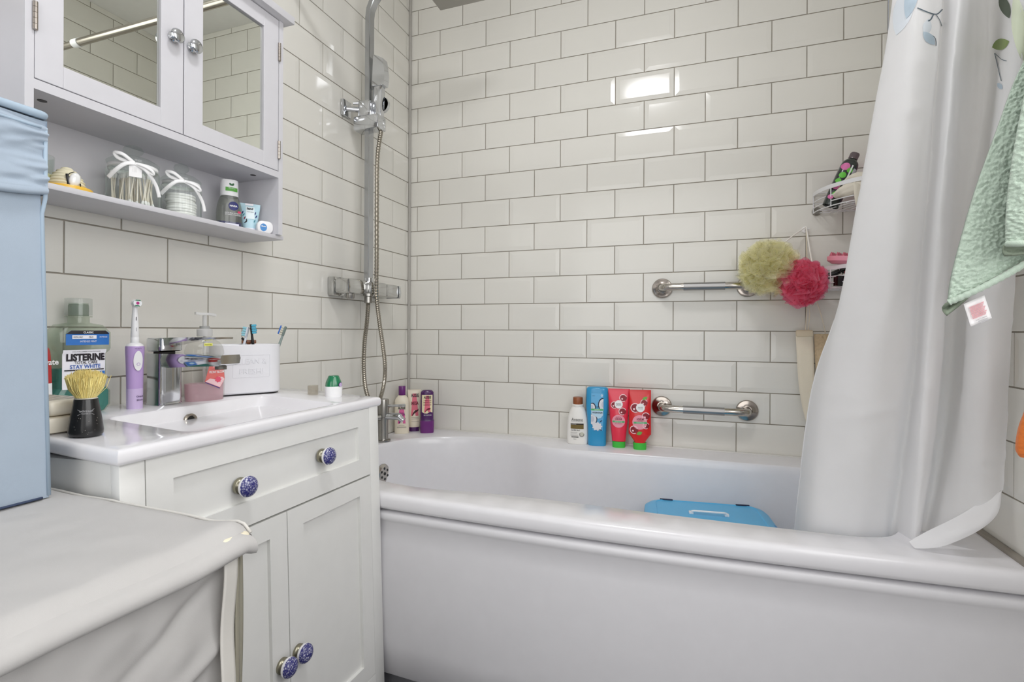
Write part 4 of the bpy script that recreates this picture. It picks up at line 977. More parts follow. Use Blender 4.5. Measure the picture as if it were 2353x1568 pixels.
# electric toothbrush
s = thing('electric_toothbrush', 'lilac electric toothbrush standing upright left of the basin tap', 'toothbrush', (.0835, -1.161, TOP-.004), (0, 0, face_cam(.0835, -1.161, .35)))
LIL = mat('lilac_plastic', (184, 156, 208), .4); LIL2 = mat('pale_lilac_plastic', (202, 182, 220), .35)
F = Surf([(0, .0118, .0118, 2.2), (.003, .0128, .0128, 2.2), (.045, .0134, .0134, 2.2), (.085, .0142, .0140, 2.2), (.118, .0155, .0150, 2.2), (.127, .0152, .0148, 2.2)]); F.body('handle', LIL, s)
q = Surf([(0, .0121, .0121, 2.2), (.003, .0131, .0131, 2.2), (.0435, .01365, .01365, 2.2)]); b = B(); b.loft([q.ring(x, 40) for x in q.s]); b.build('base', LIL2, s)
b = B(); b.lathe([(.0150, .1265), (.0130, .1305), (.0078, .1335), (.0072, .1335)], 32); b.build('collar', PLASTIC_W, s)
b = B(); b.lathe([(.0070, .133), (.0072, .134), (.0072, .1435), (.0068, .1445), (.0071, .1455), (.0064, .160), (.0054, .185), (.0046, .198), (.0044, .206)], 28); b.tube([(0, .002, .205), (0, -.001, .212)], .0048, 16); b.build('brush_neck', PLASTIC_W, s)
b = B(); Mh = T(0, -.003, .2115) @ RX(PI/2); b.lathe([(.0, -.004), (.0072, -.003), (.0078, .0), (.0078, .003), (.0074, .0042)], 28, Mh, (False, True)); hd = b.build('brush_head', PLASTIC_W, s)
b = B(); b.lathe([(.0074, .0040), (.0072, .0095), (.0, .0095)], 28, Mh, (True, False)); b.build('bristles', mat('white_bristles', (232, 234, 236), .7), hd)
def hf(a, z, off=.0004): return Vector((a, -.0125-off, .2115+z))
decal('bristle_tuft', disc(0, 0, .0028), mat('magenta_bristles', (176, 44, 122), .6), hd, hf); decal('bristle_tuft', [(-.005, -.006), (.004, -.0066), (.002, -.004), (-.004, -.0035)], mat('green_bristles', (44, 120, 84), .6), hd, hf); decal('bristle_tuft', [(-.005, .005), (.005, .0045), (.004, .0064), (-.003, .0068)], mat('green_bristles', (44, 120, 84), .6), hd, hf)
decal('power_button', disc(0, .0985, .0078, rz=.0195), PLASTIC_W, s, F.front, .0012); ringdecal('button_ring', 0, .092, .0022, .0030, LIL, s, F.front, .0016)
def nf(a, z, off=.0004): return Vector((a, -.0068+.00025*((z-.15)/.01)-off, z))
decal('neck_slot', rect(.0, .181, .0012, .007), mat('slot_grey', (96, 96, 104), .5), s, nf, .0006); decal('neck_slot', rect(.0, .160, .0012, .007), mat('slot_pale', (168, 168, 174), .5), s, nf, .0006)
INKP = mat('ink_purple_grey', (84, 66, 104), .5)
lettering('VITALITY', 0, .1225, .0028, INKP, s, F.front, .012); lettering('Oral-B', .004, .0285, .0035, INKP, s, F.front, .012, bold=.02); lettering('BRAUN', .004, .0215, .0032, INKP, s, F.front, .011, bold=.02)

# mouthwash
s = thing('mouthwash_bottle', 'large clear mouthwash bottle half full of teal liquid behind the shaving brush', 'bottle', (.036, -1.232, TOP), (0, 0, face_cam(.036, -1.232, .42)))
CP = thin('clear_green_plastic', (238, 243, 236), .05, 1.45, opaque=.10, opcol=(206, 212, 198))
secs = [(0, .036, .018, 5), (.0015, .040, .020, 5), (.012, .0455, .0235, 6), (.038, .0455, .0235, 6), (.048, .0390, .0215, 5), (.110, .0390, .0215, 5), (.1145, .0440, .0235, 5), (.120, .0465, .0240, 5), (.150, .0465, .0240, 5), (.164, .0350, .0200, 4), (.1665, .0220, .0160, 3), (.1680, .0165, .0160, 2), (.178, .0165, .0160, 2), (.1785, .0205, .0205, 2), (.1805, .0205, .0205, 2), (.181, .0150, .0150, 2), (.205, .0145, .0145, 2)]
F = Surf(secs, 0); F.body('bottle', CP, s, cap=(True, False), smooth=25)
q = Surf([(z, max(.002, w-.0022), max(.002, d-.0022), e) for z, w, d, e in secs if z < .084]+[(.0835, .0368, .0193, 5)], 0); b = B(); b.loft([q.ring(x, 48) for x in q.s]); b.build('liquid', thin('teal_liquid', (120, 214, 210), .1, 1.33, opaque=.5, opcol=(92, 200, 198)), s, 25)
b = B(); b.lathe([(.0205, .182), (.0205, .2125), (.0195, .2135), (.0, .2135)], 36, cap=(False, False)); b.build('measuring_cap', thin('clear_cap_plastic', (246, 248, 247), .06, 1.45, opaque=.12, opcol=(225, 228, 226)), s)
b = B(); b.lathe([(.0152, .181), (.0152, .200), (.0135, .203), (.0, .203)], 32, cap=(False, False)); b.build('inner_cap', thin('milky_green_cap', (214, 222, 212), .2, opaque=.5, opcol=(178, 188, 176)), s)
IB = mat('ink_label_blue', (44, 112, 190), .5); LWH = mat('label_white', (236, 236, 242), .45); LBK = mat('ink_black', (20, 20, 24), .5)
decal('top_label', [(-.030, .1265), (.039, .1265), (.0395, .149), (.033, .1535), (-.022, .1535), (-.030, .147)], IB, s, F.front, .0006)
decal('label_band', [(-.030, .147), (.039, .147), (.033, .1535), (-.022, .1535)], LBK, s, F.front, .0010); lettering('CLASSIC', .004, .1502, .0034, INKW, s, F.front, .016, off=.0014, bold=.02)
decal('strength_box', rect(-.002, .1415, .038, .0068), LWH, s, F.front, .0010)
lettering('EXTRA MILD', -.012, .1415, .0028, LBK, s, F.front, .014, off=.0014); lettering('MILD', .008, .1415, .0028, LBK, s, F.front, .007, off=.0014); lettering('INTENSE', .0285, .1415, .0026, INKW, s, F.front, .013, off=.0012); lettering('INTENSE MINT', .004, .1335, .0036, INKW, s, F.front, .026, off=.0012)
decal('main_label', [(-.0335, .046), (.0335, .046), (.0345, .118), (-.0335, .118)], LWH, s, F.front, .0006)
lettering('DAILY FLUORIDE MOUTHWASH', .002, .1145, .0020, LBK, s, F.front, .044, off=.0010); lettering('LISTERINE', .002, .1045, .0125, LBK, s, F.front, .061, off=.0010, bold=.05)
lettering('TOTAL CARE', .002, .0945, .0055, LBK, s, F.front, .036, off=.0010, bold=.01); lettering('STAY WHITE', .001, .0870, .0072, mat('ink_label_blue_text', (50, 92, 170), .5), s, F.front, .048, off=.0010, bold=.02)
decal('label_rule', rect(0, .0805, .062, .0022), LBK, s, F.front, .0010, 3); decal('label_panel', rect(.018, .062, .030, .030), IB, s, F.front, .0010); decal('label_spark', disc(.018, .064, .008), LG, s, F.front, .0014)

# shaving brush
s = thing('shaving_brush', 'black handled shaving brush with blond bristles at the near end of the basin', 'shaving brush', (.262, -1.352, TOP-.0035), (0, 0, face_cam(.262, -1.352, 0)))
b = B(); b.lathe([(.0, 0), (.0195, 0), (.0212, .0025), (.0215, .008), (.0205, .018), (.0172, .038), (.0150, .052), (.0144, .0545), (.0134, .0552)], 40, cap=(False, True)); b.build('handle', mat('speckled_black_handle', (18, 18, 19), .3, coat=.2), s)
b = B(); b.lathe([(.0136, .0548), (.0145, .0555), (.0138, .0565), (.0118, .057)], 36); b.build('ferrule', mat('white_ferrule', (206, 204, 196), .4), s)
def hfn(a, z, off=.0004):
    r = lerp(.0213, .0149, (min(.053, max(.008, z))-.008)/.045)+off+.0004; q_ = max(-.98, min(.98, a/r)); return Vector((a, -r*math.sqrt(1-q_*q_), z))
SIL = mat('ink_silver', (168, 168, 170), .5); lettering('wilkinson', 0, .0385, .0036, SIL, s, hfn, .016, bold=.0); lettering('SWORD', 0, .0345, .0022, SIL, s, hfn, .010)
for sg in (-1, 1):
    for k in (-1, 1): decal('printed_blade', [(sg*.003, .0365), (sg*.0095, .0365+k*.0045), (sg*.0098, .0365+k*.0039)], SIL, s, hfn, .0007, 3)
rnd = random.Random(5)
for i in range(16): decal('foam_fleck', disc(rnd.uniform(-.014, .014), rnd.uniform(.004, .03), rnd.uniform(.0002, .0005), 8), mat('dried_foam', (170, 166, 158), .8), s, hfn, .0005, 1)
b = B()
for i in range(1500):
    a = rnd.uniform(0, 2*PI); q_ = math.sqrt(rnd.random()); r0 = .0115*q_; r1 = .0235*q_+rnd.uniform(-.0025, .0025); h = .0985-.010*q_**2+rnd.uniform(-.004, .002); r1 *= 1 if rnd.random() < .985 else 1.25
    am = a+rnd.uniform(-.2, .2); c, s_ = math.cos, math.sin
    b.tube([(r0*c(a), r0*s_(a), .0555), (lerp(r0, r1, .66)*c(a), lerp(r0, r1, .66)*s_(a), .070), (r1*.98*c(am), r1*.98*s_(am), .088), (r1*c(am), r1*s_(am), h)], [.0005, .00052, .0005, .0002], 3, cap=False)
o_ = b.build('bristles', mat('blond_bristles', (250, 228, 152), .6, wear=.15, wscale=300), s, 180); o_['kind'] = 'stuff'
b = B(); b.lathe([(.0108, .055), (.014, .066), (.018, .078), (.0185, .087), (.013, .092), (.0, .093)], 28, cap=(False, False)); b.build('bristle_core', mat('blond_core', (238, 212, 136), .8, wear=.2, wscale=400), s)

# beige case
s = thing('beige_case', 'beige plastic case lying behind the shaving brush', 'case', (.165, -1.3485, TOP))
BGE = mat('beige_plastic', (226, 218, 200), .35)
b = B(); b.box(-.068, .064, -.034, .034, 0, .024, .005); b.build('base', BGE, s, 35)
b = B(); b.box(-.067, .063, -.033, .033, .0255, .048, .008, 3); ld = b.build('lid', BGE, s, 35)
b = B()
for i in range(6): b.box(-.03+.014*i, -.026+.014*i, -.022, .022, .0478, .0484)
b.build('printed_bar', mat('ink_taupe', (150, 146, 140), .5), ld, 0)
# red tube
s = thing('toothpaste_tube', 'red and white tube half hidden behind the blue fabric box', 'tube', (.042, -1.300, TOP), (0, 0, face_cam(.042, -1.3)))
F = Surf([(0, .021, .002, 2.5), (.008, .021, .003, 2.5), (.08, .020, .011, 2.3), (.118, .0175, .0165, 2), (.124, .012, .012, 2)]); F.body('tube', mat('red_tube', (176, 44, 40), .3, coat=.3), s)
decal('label_band', rect(0, .050, .05, .07), LWH, s, F.front) if False else None
b = B(); q = Surf([(0, .0213, .0023, 2.5), (.008, .0213, .0033, 2.5), (.060, .0206, .0092, 2.3)]); b.loft([q.ring(x, 32) for x in q.s]); b.build('white_end', PLASTIC_W, s)
b = B(); b.lathe([(.0135, .124), (.0135, .150), (.012, .154), (.0, .155)], 28, cap=(True, False)); b.build('cap', PLASTIC_W, s)
lettering('Colgate', .012, .098, .010, INKW, s, F.front, .034, bold=.02)

# hand soap
s = thing('hand_soap_bottle', 'clear pump bottle with pink hand soap behind the basin tap', 'bottle', (.100, -1.022, TOP), (0, 0, face_cam(.100, -1.022, .30)))
s.scale = (.93, .93, 1.04)
SO = thin('clear_soap_plastic', (248, 248, 246), .04, 1.45, opaque=.06, opcol=(230, 230, 226))
secs = [(0, .038, .021, 2.6), (.002, .0415, .0235, 2.7), (.03, .0428, .0248, 2.7), (.08, .0425, .0245, 2.6), (.108, .0405, .0235, 2.5), (.122, .033, .021, 2.3), (.130, .021, .0165, 2.1), (.134, .0155, .015, 2), (.138, .015, .015, 2)]
F = Surf(secs, 5); F.body('bottle', SO, s, cap=(True, False))
q = Surf([(z, w-.0022, d-.0022, e) for z, w, d, e in secs[:3]]+[(.036, .0406, .0226, 2.7)], 5); b = B(); b.loft([q.ring(x, 48) for x in q.s]); b.build('liquid', thin('pink_liquid', (250, 232, 238), .1, 1.33, opaque=.6, opcol=(252, 222, 232)), s)
PW = thin('milky_pump_plastic', (236, 236, 236), .25, opaque=.9, opcol=(240, 240, 239))
b = B(); b.lathe([(.0165, .136), (.0165, .150), (.0135, .152)], 32); b.build('collar', PW, s)
b = B(); b.lathe([(.0105, .152), (.0105, .1575)], 28); b.build('lock_ring', mat('grey_lock_ring', (158, 158, 156), .4), s)
b = B(); b.lathe([(.0046, .157), (.0046, .180)], 20); b.loft([[Vector((x, y*w, .181+z+dz)) for y, z in ((-.0085, 0), (.0085, 0), (.0085, .005), (-.0085, .005))] for x, w, dz in ((-.020, .7, .001), (-.010, 1, 0), (.008, 1, 0), (.024, .6, -.002))]); b.build('pump_head', PW, s, 40)
b = B(); b.tube([(0, 0, .136), (0, .002, .06), (.004, .004, .008)], .0032, 12); b.build('dip_tube', PW, s)
PLB = mat('ink_coral', (222, 112, 106), .5); decal('label', [(.004, .078), (.0345, .078), (.040, .044), (.026, .026), (-.007, .0405)], PLB, s, F.front)
decal('label_petals', [(-.006, .041), (.004, .047), (.016, .044), (.024, .050), (.034, .048), (.0385, .044), (.026, .027)], mat('ink_petal', (238, 200, 204), .5), s, F.front, .0008); decal('peony', [(.022+(.006 if i % 2 else .0085)*math.cos(i*PI/7), .044+(.005 if i % 2 else .007)*math.sin(i*PI/7)) for i in range(14)], mat('ink_peony', (224, 84, 110), .5), s, F.front, .001)
decal('label_edge', [(-.007, .0405), (.026, .026), (.0262, .0238), (-.006, .0383)], mat('ink_indigo', (70, 66, 130), .5), s, F.front, .001)
lettering('PEONY BLOOM', .0195, .0605, .0052, INKW, s, F.front, .034, bold=.02); lettering('ANTI-BACTERIAL', .020, .0765, .0034, INKW, s, F.front, .032); lettering('HANDWASH', .021, .0715, .0034, INKW, s, F.front, .022); decal('label_rule', rect(.020, .0665, .026, .0008), GREY_I, s, F.front, .001, 2)
for r_ in (rect(.006, .0885, .0072, .0024), rect(.006, .0885, .0024, .0072)): decal('cross', r_, mat('ink_indigo', (70, 66, 130), .5), s, F.front, .0008, 3)
decal('label_flash', rect(.001, .1185, .018, .0052), mat('ink_lemon', (226, 226, 90), .5), s, F.front, .0008); lettering('MOISTURE', .001, .1185, .0028, LBK, s, F.front, .014, off=.001)

# toothbrush holder
s = thing('toothbrush_holder', 'white ceramic holder embossed CLEAN & FRESH! at the back of the basin', 'holder', (.0890, -.905, TOP), (0, 0, face_cam(.09, -.905, .20)))
HW_, HD_, HH = .0800, .0370, .121
b = B()
def st(hw, hd, z, r=None): return [Vector((x, y, z)) for x, y in rrect(hw, hd, hd*.93, 10)]
b.loft([st(HW_-.003, HD_-.003, .0035), st(HW_, HD_, .0065), st(HW_, HD_, HH-.002), st(HW_-.0015, HD_-.0015, HH), st(HW_-.0045, HD_-.0045, HH), st(HW_-.006, HD_-.006, HH-.003), st(HW_-.006, HD_-.006, .012)], (True, True)); ho = b.build('pot', mat('white_glazed_holder', (226, 226, 230), .25), s, 35)
b = B(); b.loft([st(HW_-.004, HD_-.004, 0), st(HW_-.004, HD_-.004, .0036)]); b.build('foot_pad', BLACK, s)
fh = flat(-HD_)
EMB = mat('white_glazed_holder', (226, 226, 230), .25)
lettering('CLEAN &', .0085, .0815, .0135, EMB, s, fh, .066, off=.0002, depth=.0012); lettering('FRESH!', .0085, .0575, .0135, EMB, s, fh, .052, off=.0002, depth=.0012)
b = B()
for r_ in (rect(.0085, .0960, .080, .0008), rect(.0085, .0430, .080, .0008), rect(-.0315, .0695, .0008, .053), rect(.0485, .0695, .0008, .053)):
    x0, x1 = r_[0][0], r_[1][0]; z0, z1 = r_[0][1], r_[2][1]; b.box(x0, x1, -HD_-.0008, -HD_+.0005, z0, z1)
b.build('embossed_frame', EMB, s, 0)
hM = s.matrix_basis.copy()
def brush(name, label, base, tip, mh, mb, hl, face, neckm=None, col2=None):
    """manual toothbrush: slim neck, head plate and bristle block, standing in the holder"""
    g = thing(name, label, 'toothbrush', hM @ Vector(base)); 
    d = (hM @ Vector(tip))-(hM @ Vector(base)); g.rotation_euler = d.to_track_quat('Z', 'Y').to_euler(); Ln = d.length
    g.rotation_euler = (d.to_track_quat('Z', 'Y').to_matrix() @ Matrix.Rotation(face, 3, 'Z')).to_euler()
    b = B(); b.tube([(0, 0, 0), (0, 0, Ln*.5), (0, 0, Ln-hl-.015), (0, 0, Ln-hl), (0, 0, Ln-.002)], [.0050, .0042, .0032, .0026, .0026], 12); b.build('handle', mh, g)
    b = B(); b.box(-.0055, .0055, -.002, .002, Ln-hl, Ln, .0018); b.build('head_plate', neckm or mh, g, 40)
    b = B(); [b.box(-.0046, .0046, -.0105-.0012*(i % 2), -.0015, Ln-hl+.002+.0058*i, Ln-hl+.0072+.0058*i, .0012) for i in range(4)]
    br = b.build('bristles', mb, g, 0)
    if col2:
        b = B(); b.box(-.0050, .0050, -.0125, -.0085, Ln-hl+.002, Ln-.0012, .001); b.build('bristle_tip', col2, br, 0)
    return g
BB = mat('blue_bristles', (84, 176, 206), .7)
brush('toothbrush', 'black toothbrush with blue bristles in the white holder', (.030, .0, .014), (.0130, -.004, .170), BLACK, BB, .026, .9+PI/2)
brush('toothbrush', 'white and blue toothbrush leaning behind the black one in the holder', (-.024, .004, .014), (.0100, .006, .163), mat('pearl_plastic', (216, 222, 232), .3), mat('pale_blue_bristles', (150, 206, 220), .7), .026, .9+PI/2, col2=None)
brush('toothbrush', 'clear toothbrush with blue-tipped bristles leaning right in the holder', (.044, .0, .014), (.0950, -.004, .165), thin('clear_brush_plastic', (206, 214, 212), .1, opaque=.4, opcol=(190, 206, 204)), mat('cream_bristles', (206, 202, 184), .7), .026, 1.0+PI/2, col2=mat('cobalt_bristles', (56, 108, 190), .7))
s = thing('razor', 'brown disposable razor in the white holder beside the black toothbrush', 'razor', hM @ Vector((.012, .010, .012)), (.0, 0, .9))
b = B(); b.tube([(0, 0, 0), (0, 0, .11)], .004, 10); b.box(-.020, .020, -.006, .006, .112, .124, .002, M=RY(.25) @ T(-.03, 0, 0)) if False else b.box(-.016, .016, -.005, .005, .110, .119, .002); b.build('handle', mat('brown_razor_plastic', (126, 74, 44), .35), s)
b = B(); b.tube([(-.016, -.004, .124), (-.006, -.004, .114)], .0028, 8); b.build('blade_bar', BLACK, s)

# deodorant and small glass
s = thing('air_freshener', 'small white air freshener with green hood at the right end of the basin', 'air freshener', (.290, -.826, TOP-.0070), (0, 0, face_cam(.290, -.826, .25)))
F = Surf([(0, .018, .0165, 2.4), (.002, .0195, .018, 2.4), (.020, .0205, .0185, 2.4), (.026, .0200, .0182, 2.4)]); F.body('base', PLASTIC_W, s)
q = Surf([(.0255, .0196, .0178, 2.4), (.036, .0180, .0165, 2.4), (.046, .0140, .0135, 2.3), (.0515, .0115, .0110, 2.2), (.0525, .0070, .007, 2)]); b = B(); b.loft([x for x in [q.ring(z, 36) for z in q.s]]); b.build('hood', mat('emerald_plastic', (22, 116, 76), .15, coat=.5), s)
decal('printed_disc', disc(.0125, .0295, .0055, rz=.0065), DPURP, s, lambda a, z, off=.0004: q.front(a, max(z, .0256), off), .0006); decal('printed_disc', disc(.0128, .0298, .0040, rz=.005), mat('ink_lilac', (186, 166, 206), .5), s, lambda a, z, off=.0004: q.front(a, max(z, .0256), off), .001)
s = thing('clear_pot', 'tiny clear plastic pot beside the green hooded air freshener', 'pot', (.238, -.838, TOP-.004), (0, 0, .4))
b = B(); b.lathe([(.0, 0), (.0115, .0), (.0125, .002), (.0125, .0235), (.0112, .0235), (.0112, .003), (.0, .003)], 28, cap=(False, False)); b.build('pot', thin('clear_pot_plastic', (244, 242, 238), .1, opaque=.15, opcol=(214, 210, 200)), s)
# ------------------------------------------------------------------ mirror cabinet
mc = thing('mirror_cabinet', 'white two-door mirror cabinet with open shelf, hung above the basin', 'cabinet', (0, 0, 0))
CY0, CY1, CXF = -1.3680, -.8380, .1400
CAB = mat('white_cabinet_paint', (202, 201, 205), .4)
b = B()
b.box(.001, CXF, CY0, CY0+.012, 1.2085, 1.745); b.box(.001, CXF, CY1-.0135, CY1, 1.2085, 1.745)
b.box(.001, .006, CY0+.012, CY1-.0135, 1.2085, 1.745)
b.box(.001, CXF, CY0+.012, CY1-.0135, 1.3500, 1.3655); b.box(.001, CXF-.018, CY0+.012, CY1-.0135, 1.728, 1.745)
b.build('carcass', CAB, mc, 0)
b = B(); b.box(.001, .131, CY0-.012, CY1+.0135, 1.1985, 1.2085, .001); b.build('bottom_board', CAB, mc, 30)
b = B(); b.box(.001, .162, CY0-.018, CY1+.0160, 1.7450, 1.7640, .002); b.box(.001, .150, CY0-.008, CY1+.008, 1.764, 1.772, .002); b.build('cornice', CAB, mc, 30)
for y in (CY0+.045, CY1-.052):
    b = B(); b.lathe([(.0, -.0008), (.0065, -.0006), (.0065, .0005)], 20, T(.098, y, 1.3500), (False, False)); b.build('screw_cap', mat('dark_cap', (58, 56, 56), .5), mc)
MIR = mat('mirror_glass', (238, 241, 234), .0, 1.); HINGE = mat('hinge_nickel', (176, 168, 160), .25, 1.)
YC = -1.1045
DZ0, DZ1 = 1.3672, 1.7435
for side in (0, 1):
    y0, y1 = ((CY0+.0130, YC-.0012) if side == 0 else (YC+.0012, CY1-.0150))
    fo, fi, fb_, ft_ = .0395, .0460, .0360, .0385
    ya, yb = (y0+fo, y1-fi) if side == 0 else (y0+fi-.004, y1-fo-.006)
    d = B(); xf, xb = CXF, CXF-.017
    d.box(xb, xf, y0, ya, DZ0, DZ1, .0007, 1); d.box(xb, xf, yb, y1, DZ0, DZ1, .0007, 1); d.box(xb, xf-.0001, ya, yb, DZ0, DZ0+fb_, .0007, 1); d.box(xb, xf-.0001, ya, yb, DZ1-ft_, DZ1, .0007, 1)
    d.box(xb, xb+.003, ya, yb, DZ0+fb_, DZ1-ft_)
    dd = d.build('door', CAB, mc, 0)
    b = B(); b.box(xb+.003, xf-.0065, ya+.0004, yb-.0004, DZ0+fb_+.0004, DZ1-ft_-.0004); b.build('mirror', MIR, dd, 0)
    yk = (y1-.0235) if side == 0 else (y0+.0145); M = T(xf, yk, 1.5530) @ RY(PI/2)
    b = B(); b.lathe([(.0098, 0), (.0098, .0025), (.0085, .004), (.0062, .0055), (.0058, .0095), (.0085, .011), (.0125, .0125), (.0140, .0150), (.0132, .0178), (.0105, .0200), (.0060, .0213), (.0, .0217)], 36, M, (True, False)); b.build('knob', CHROME, dd)
    for zc in (1.4200, 1.6650) if side == 1 else (1.4650, 1.6650):
        yh = y0-.0006 if side == 0 else y1+.0006
        b = B(); b.lathe([(.0, -.024), (.0030, -.0235)]+[(r, z) for i in range(5) for r, z in ((.0036, -.0225+.009*i), (.0036, -.0145+.009*i), (.0027, -.0142+.009*i))]+[(.0, .0235)], 14, T(xf+.0022, yh, zc), (False, False)); b.box(xf-.004, xf+.001, yh-.0022, yh+.0022, zc-.022, zc+.022); b.build('hinge', HINGE, dd, 20)

SHZ = 1.2087
# glass at the left end
s = thing('drinking_glass', 'clear glass at the left end of the shelf, beside the blue fabric box', 'glass', (.045, -1.3095, SHZ))
GL = thin('clear_glass', (247, 250, 248), .02, 1.5)
b = B(); b.lathe([(.0, .0), (.027, 0), (.0285, .003), (.030, .062), (.0288, .062), (.0270, .006), (.0, .006)], 32, cap=(False, False)); b.build('glass', GL, s, 30)
b = B(); b.lathe([(.0, .0065), (.0265, .0065), (.0275, .030), (.0, .030)], 28, cap=(False, False)); b.build('wax', mat('pale_wax', (226, 220, 186), .5), s)
# beehive ornament
s = thing('beehive_ornament', 'cream beehive ornament with a bee on a honey yellow dish', 'ornament', (.076, -1.2745, SHZ), (0, 0, face_cam(.076, -1.2745)))
b = B(); b.lathe([(.0, 0), (.032, 0), (.0365, .003), (.0372, .0075), (.0360, .0098), (.030, .0100), (.0, .0100)], 48, cap=(False, False)); b.build('dish', mat('honey_yellow_glaze', (232, 184, 62), .3, coat=.3), s)
b = B(); pr = []
for i in range(61):
    t_ = i/60; r = .0262*math.cos(t_*PI/2*.97)**.62; z = .0098+.0365*t_; pr.append((max(.0005, r+.0010*math.cos(2*PI*t_*6.2)), z))
b.lathe(pr, 48, cap=(False, False)); hive = b.build('hive', mat('cream_bisque', (226, 219, 190), .6, wear=.05), s, 60)
b = B(); t = bmesh.new(); bmesh.ops.create_uvsphere(t, u_segments=20, v_segments=14, radius=1)
for v in t.verts: v.co = Vector((v.co.x*.0082, v.co.y*.0050, v.co.z*.0130))
b.merge(t, T(.0105, -.0238, .0215) @ RZ(.4) @ RY(.25)); b.build('bee_body', mat('white_glaze_bee', (234, 234, 232), .1, coat=.6), s)
b = B(); b.box(-.0022, .0022, -.0012, .0012, -.0110, .0100, .001, M=T(.0015, -.0262, .0200) @ RY(-.15)); b.tube([(.0002, -.0265, .026), (.004, -.026, .0315), (.010, -.025, .035)], .0007, 6); b.tube([(.0185, -.0205, .010), (.0180, -.0210, .017)], .0009, 6); b.build('bee_stripe', BLACK, s)

# ribbed jars
RIB = mat('white_ribbon', (238, 238, 238), .6)
def jar(label, loc, R, Hh, turn):
    g = thing('glass_jar', label, 'jar', loc, (0, 0, face_cam(loc[0], loc[1], turn)), 'ribbed glass jars on the cabinet shelf')
    b = B(); n = 112
    pr = [(.70, 0), (.95, .0015), (1., .006), (1., Hh*.70), (.97, Hh*.77), (.86, Hh*.815), (.84, Hh*.83), (.86, Hh*.855)]
    rings = []
    for r, z in pr:
        am = .030 if .003 < z < Hh*.72 else .006
        rings.append([Vector((R*(r+am*math.cos(28*2*PI*i/n))*math.cos(2*PI*i/n), R*(r+am*math.cos(28*2*PI*i/n))*math.sin(2*PI*i/n), z)) for i in range(n)])
    b.loft(rings, (True, False)); b.build('jar', GL, g, 60)
    b = B(); z0 = Hh*.856; b.lathe([(R*.80, z0-.002), (R*1.0, z0), (R*1.02, z0+.004), (R*.94, z0+.007), (R*.72, z0+.013), (R*.45, z0+.0165), (R*.24, z0+.018), (R*.20, z0+.0215), (R*.34, z0+.0255), (R*.40, z0+.031), (R*.33, z0+.037), (R*.15, z0+.0405), (.0, z0+.041)], 44, cap=(False, False)); b.build('lid', GL, g, 40)
    # ribbon round the neck with a bow
    b = B(); zr = Hh*.795; rr = R*.945
    b.loft([[Vector((rr*math.cos(2*PI*i/60), rr*math.sin(2*PI*i/60), zr+dz)) for i in range(60)] for dz in (-.0045, .0045)], (False, False))
    def band(pts, w):
        sp = spline(pts, 8); L_ = len(sp)-1
        def f(u, v):
            i = int(round(u*L_)); t_ = (sp[min(i+1, L_)]-sp[max(i-1, 0)]).normalized(); n_ = t_.cross(Vector((0, -1, .1))).normalized(); return sp[i]+n_*w*(v-.5)
        b.grid(f, L_, 2)
    y = -R*1.0
    band([(.0, y-.003, zr), (-.018, y-.010, zr+.012), (-.030, y-.006, zr+.014), (-.026, y-.004, zr+.006), (-.010, y-.004, zr+.001), (0, y-.004, zr)], .0065)
    band([(.0, y-.003, zr), (.012, y-.010, zr-.003), (.027, y-.008, zr-.010), (.028, y-.006, zr-.016), (.014, y-.006, zr-.008), (0, y-.004, zr)], .0050)
    band([(0, y-.004, zr), (-.014, y-.009, zr-.004), (-.028, y-.006, zr-.017), (-.040, y+.006, zr-.032)], .0070)
    band([(0, y-.004, zr), (.018, y-.008, zr-.012), (.034, y+.004, zr-.034), (.040, y+.008, zr-.056)], .0062)
    b.build('ribbon_bow', RIB, g, 180, solid=.0004)
    return g
J1, J2 = (.0735, -1.1590, SHZ), (.0735, -1.0580, SHZ)
g1 = jar('ribbed glass jar of cotton buds with white bow and paper tag', J1, .0430, .098, .05)
b = B(); b.box(-.009, .011, -.0475, -.0470, .052, .074); tg_ = b.build('paper_tag', mat('white_card', (236, 236, 236), .6), g1, 0)
b = B()
for i in range(4): b.box(-.003+.0018*i, -.0026+.0018*i, -.0478, -.0475, .061, .071)
b.build('tag_print', mat('ink_pale_grey', (196, 196, 194), .6), tg_, 0)
g2 = jar('ribbed glass jar of round cotton pads with white bow', J2, .0370, .092, .12)
# cotton buds
b = B(); b.tube([(0, 0, 0), (0, 0, .062)], .00135, 8); stick = b.build('stick', mat('paper_stick', (228, 220, 206), .7), None); COL.objects.unlink(stick)
b = B()
for z0, z1 in ((-.002, .011), (.052, .065)): b.lathe([(.0005, z0), (.0021, z0+.003), (.0026, (z0+z1)/2), (.0021, z1-.003), (.0005, z1)], 12)
tip = b.build('cotton_tip', mat('cotton_wool', (240, 240, 238), .95), None); COL.objects.unlink(tip)
def bud(first=None):
    e = thing('cotton_bud', 'white cotton bud standing in the jar with the paper tag', 'cotton bud', group='cotton buds in the jar')
    for o in (stick, tip):
        c = o.copy(); COL.objects.link(c); c.parent = e
    return e
rnd = random.Random(9)
for i in range(34):
    a = rnd.uniform(0, 2*PI); r = .0345*math.sqrt(rnd.random()); e = bud()
    tl = rnd.uniform(.02, .18); ta = rnd.uniform(0, 2*PI)
    fx, fy = r*math.cos(a), r*math.sin(a)
    tx, ty = fx+.07*math.sin(tl)*math.cos(ta), fy+.07*math.sin(tl)*math.sin(ta); q_ = math.hypot(tx, ty)
    if q_ > .0355: tx, ty = tx*.0355/q_, ty*.0355/q_
    d = Vector((tx-fx, ty-fy, .066)); e.location = (J1[0]+fx, J1[1]+fy, SHZ+.0045); e.rotation_euler = d.to_track_quat('Z', 'Y').to_euler()
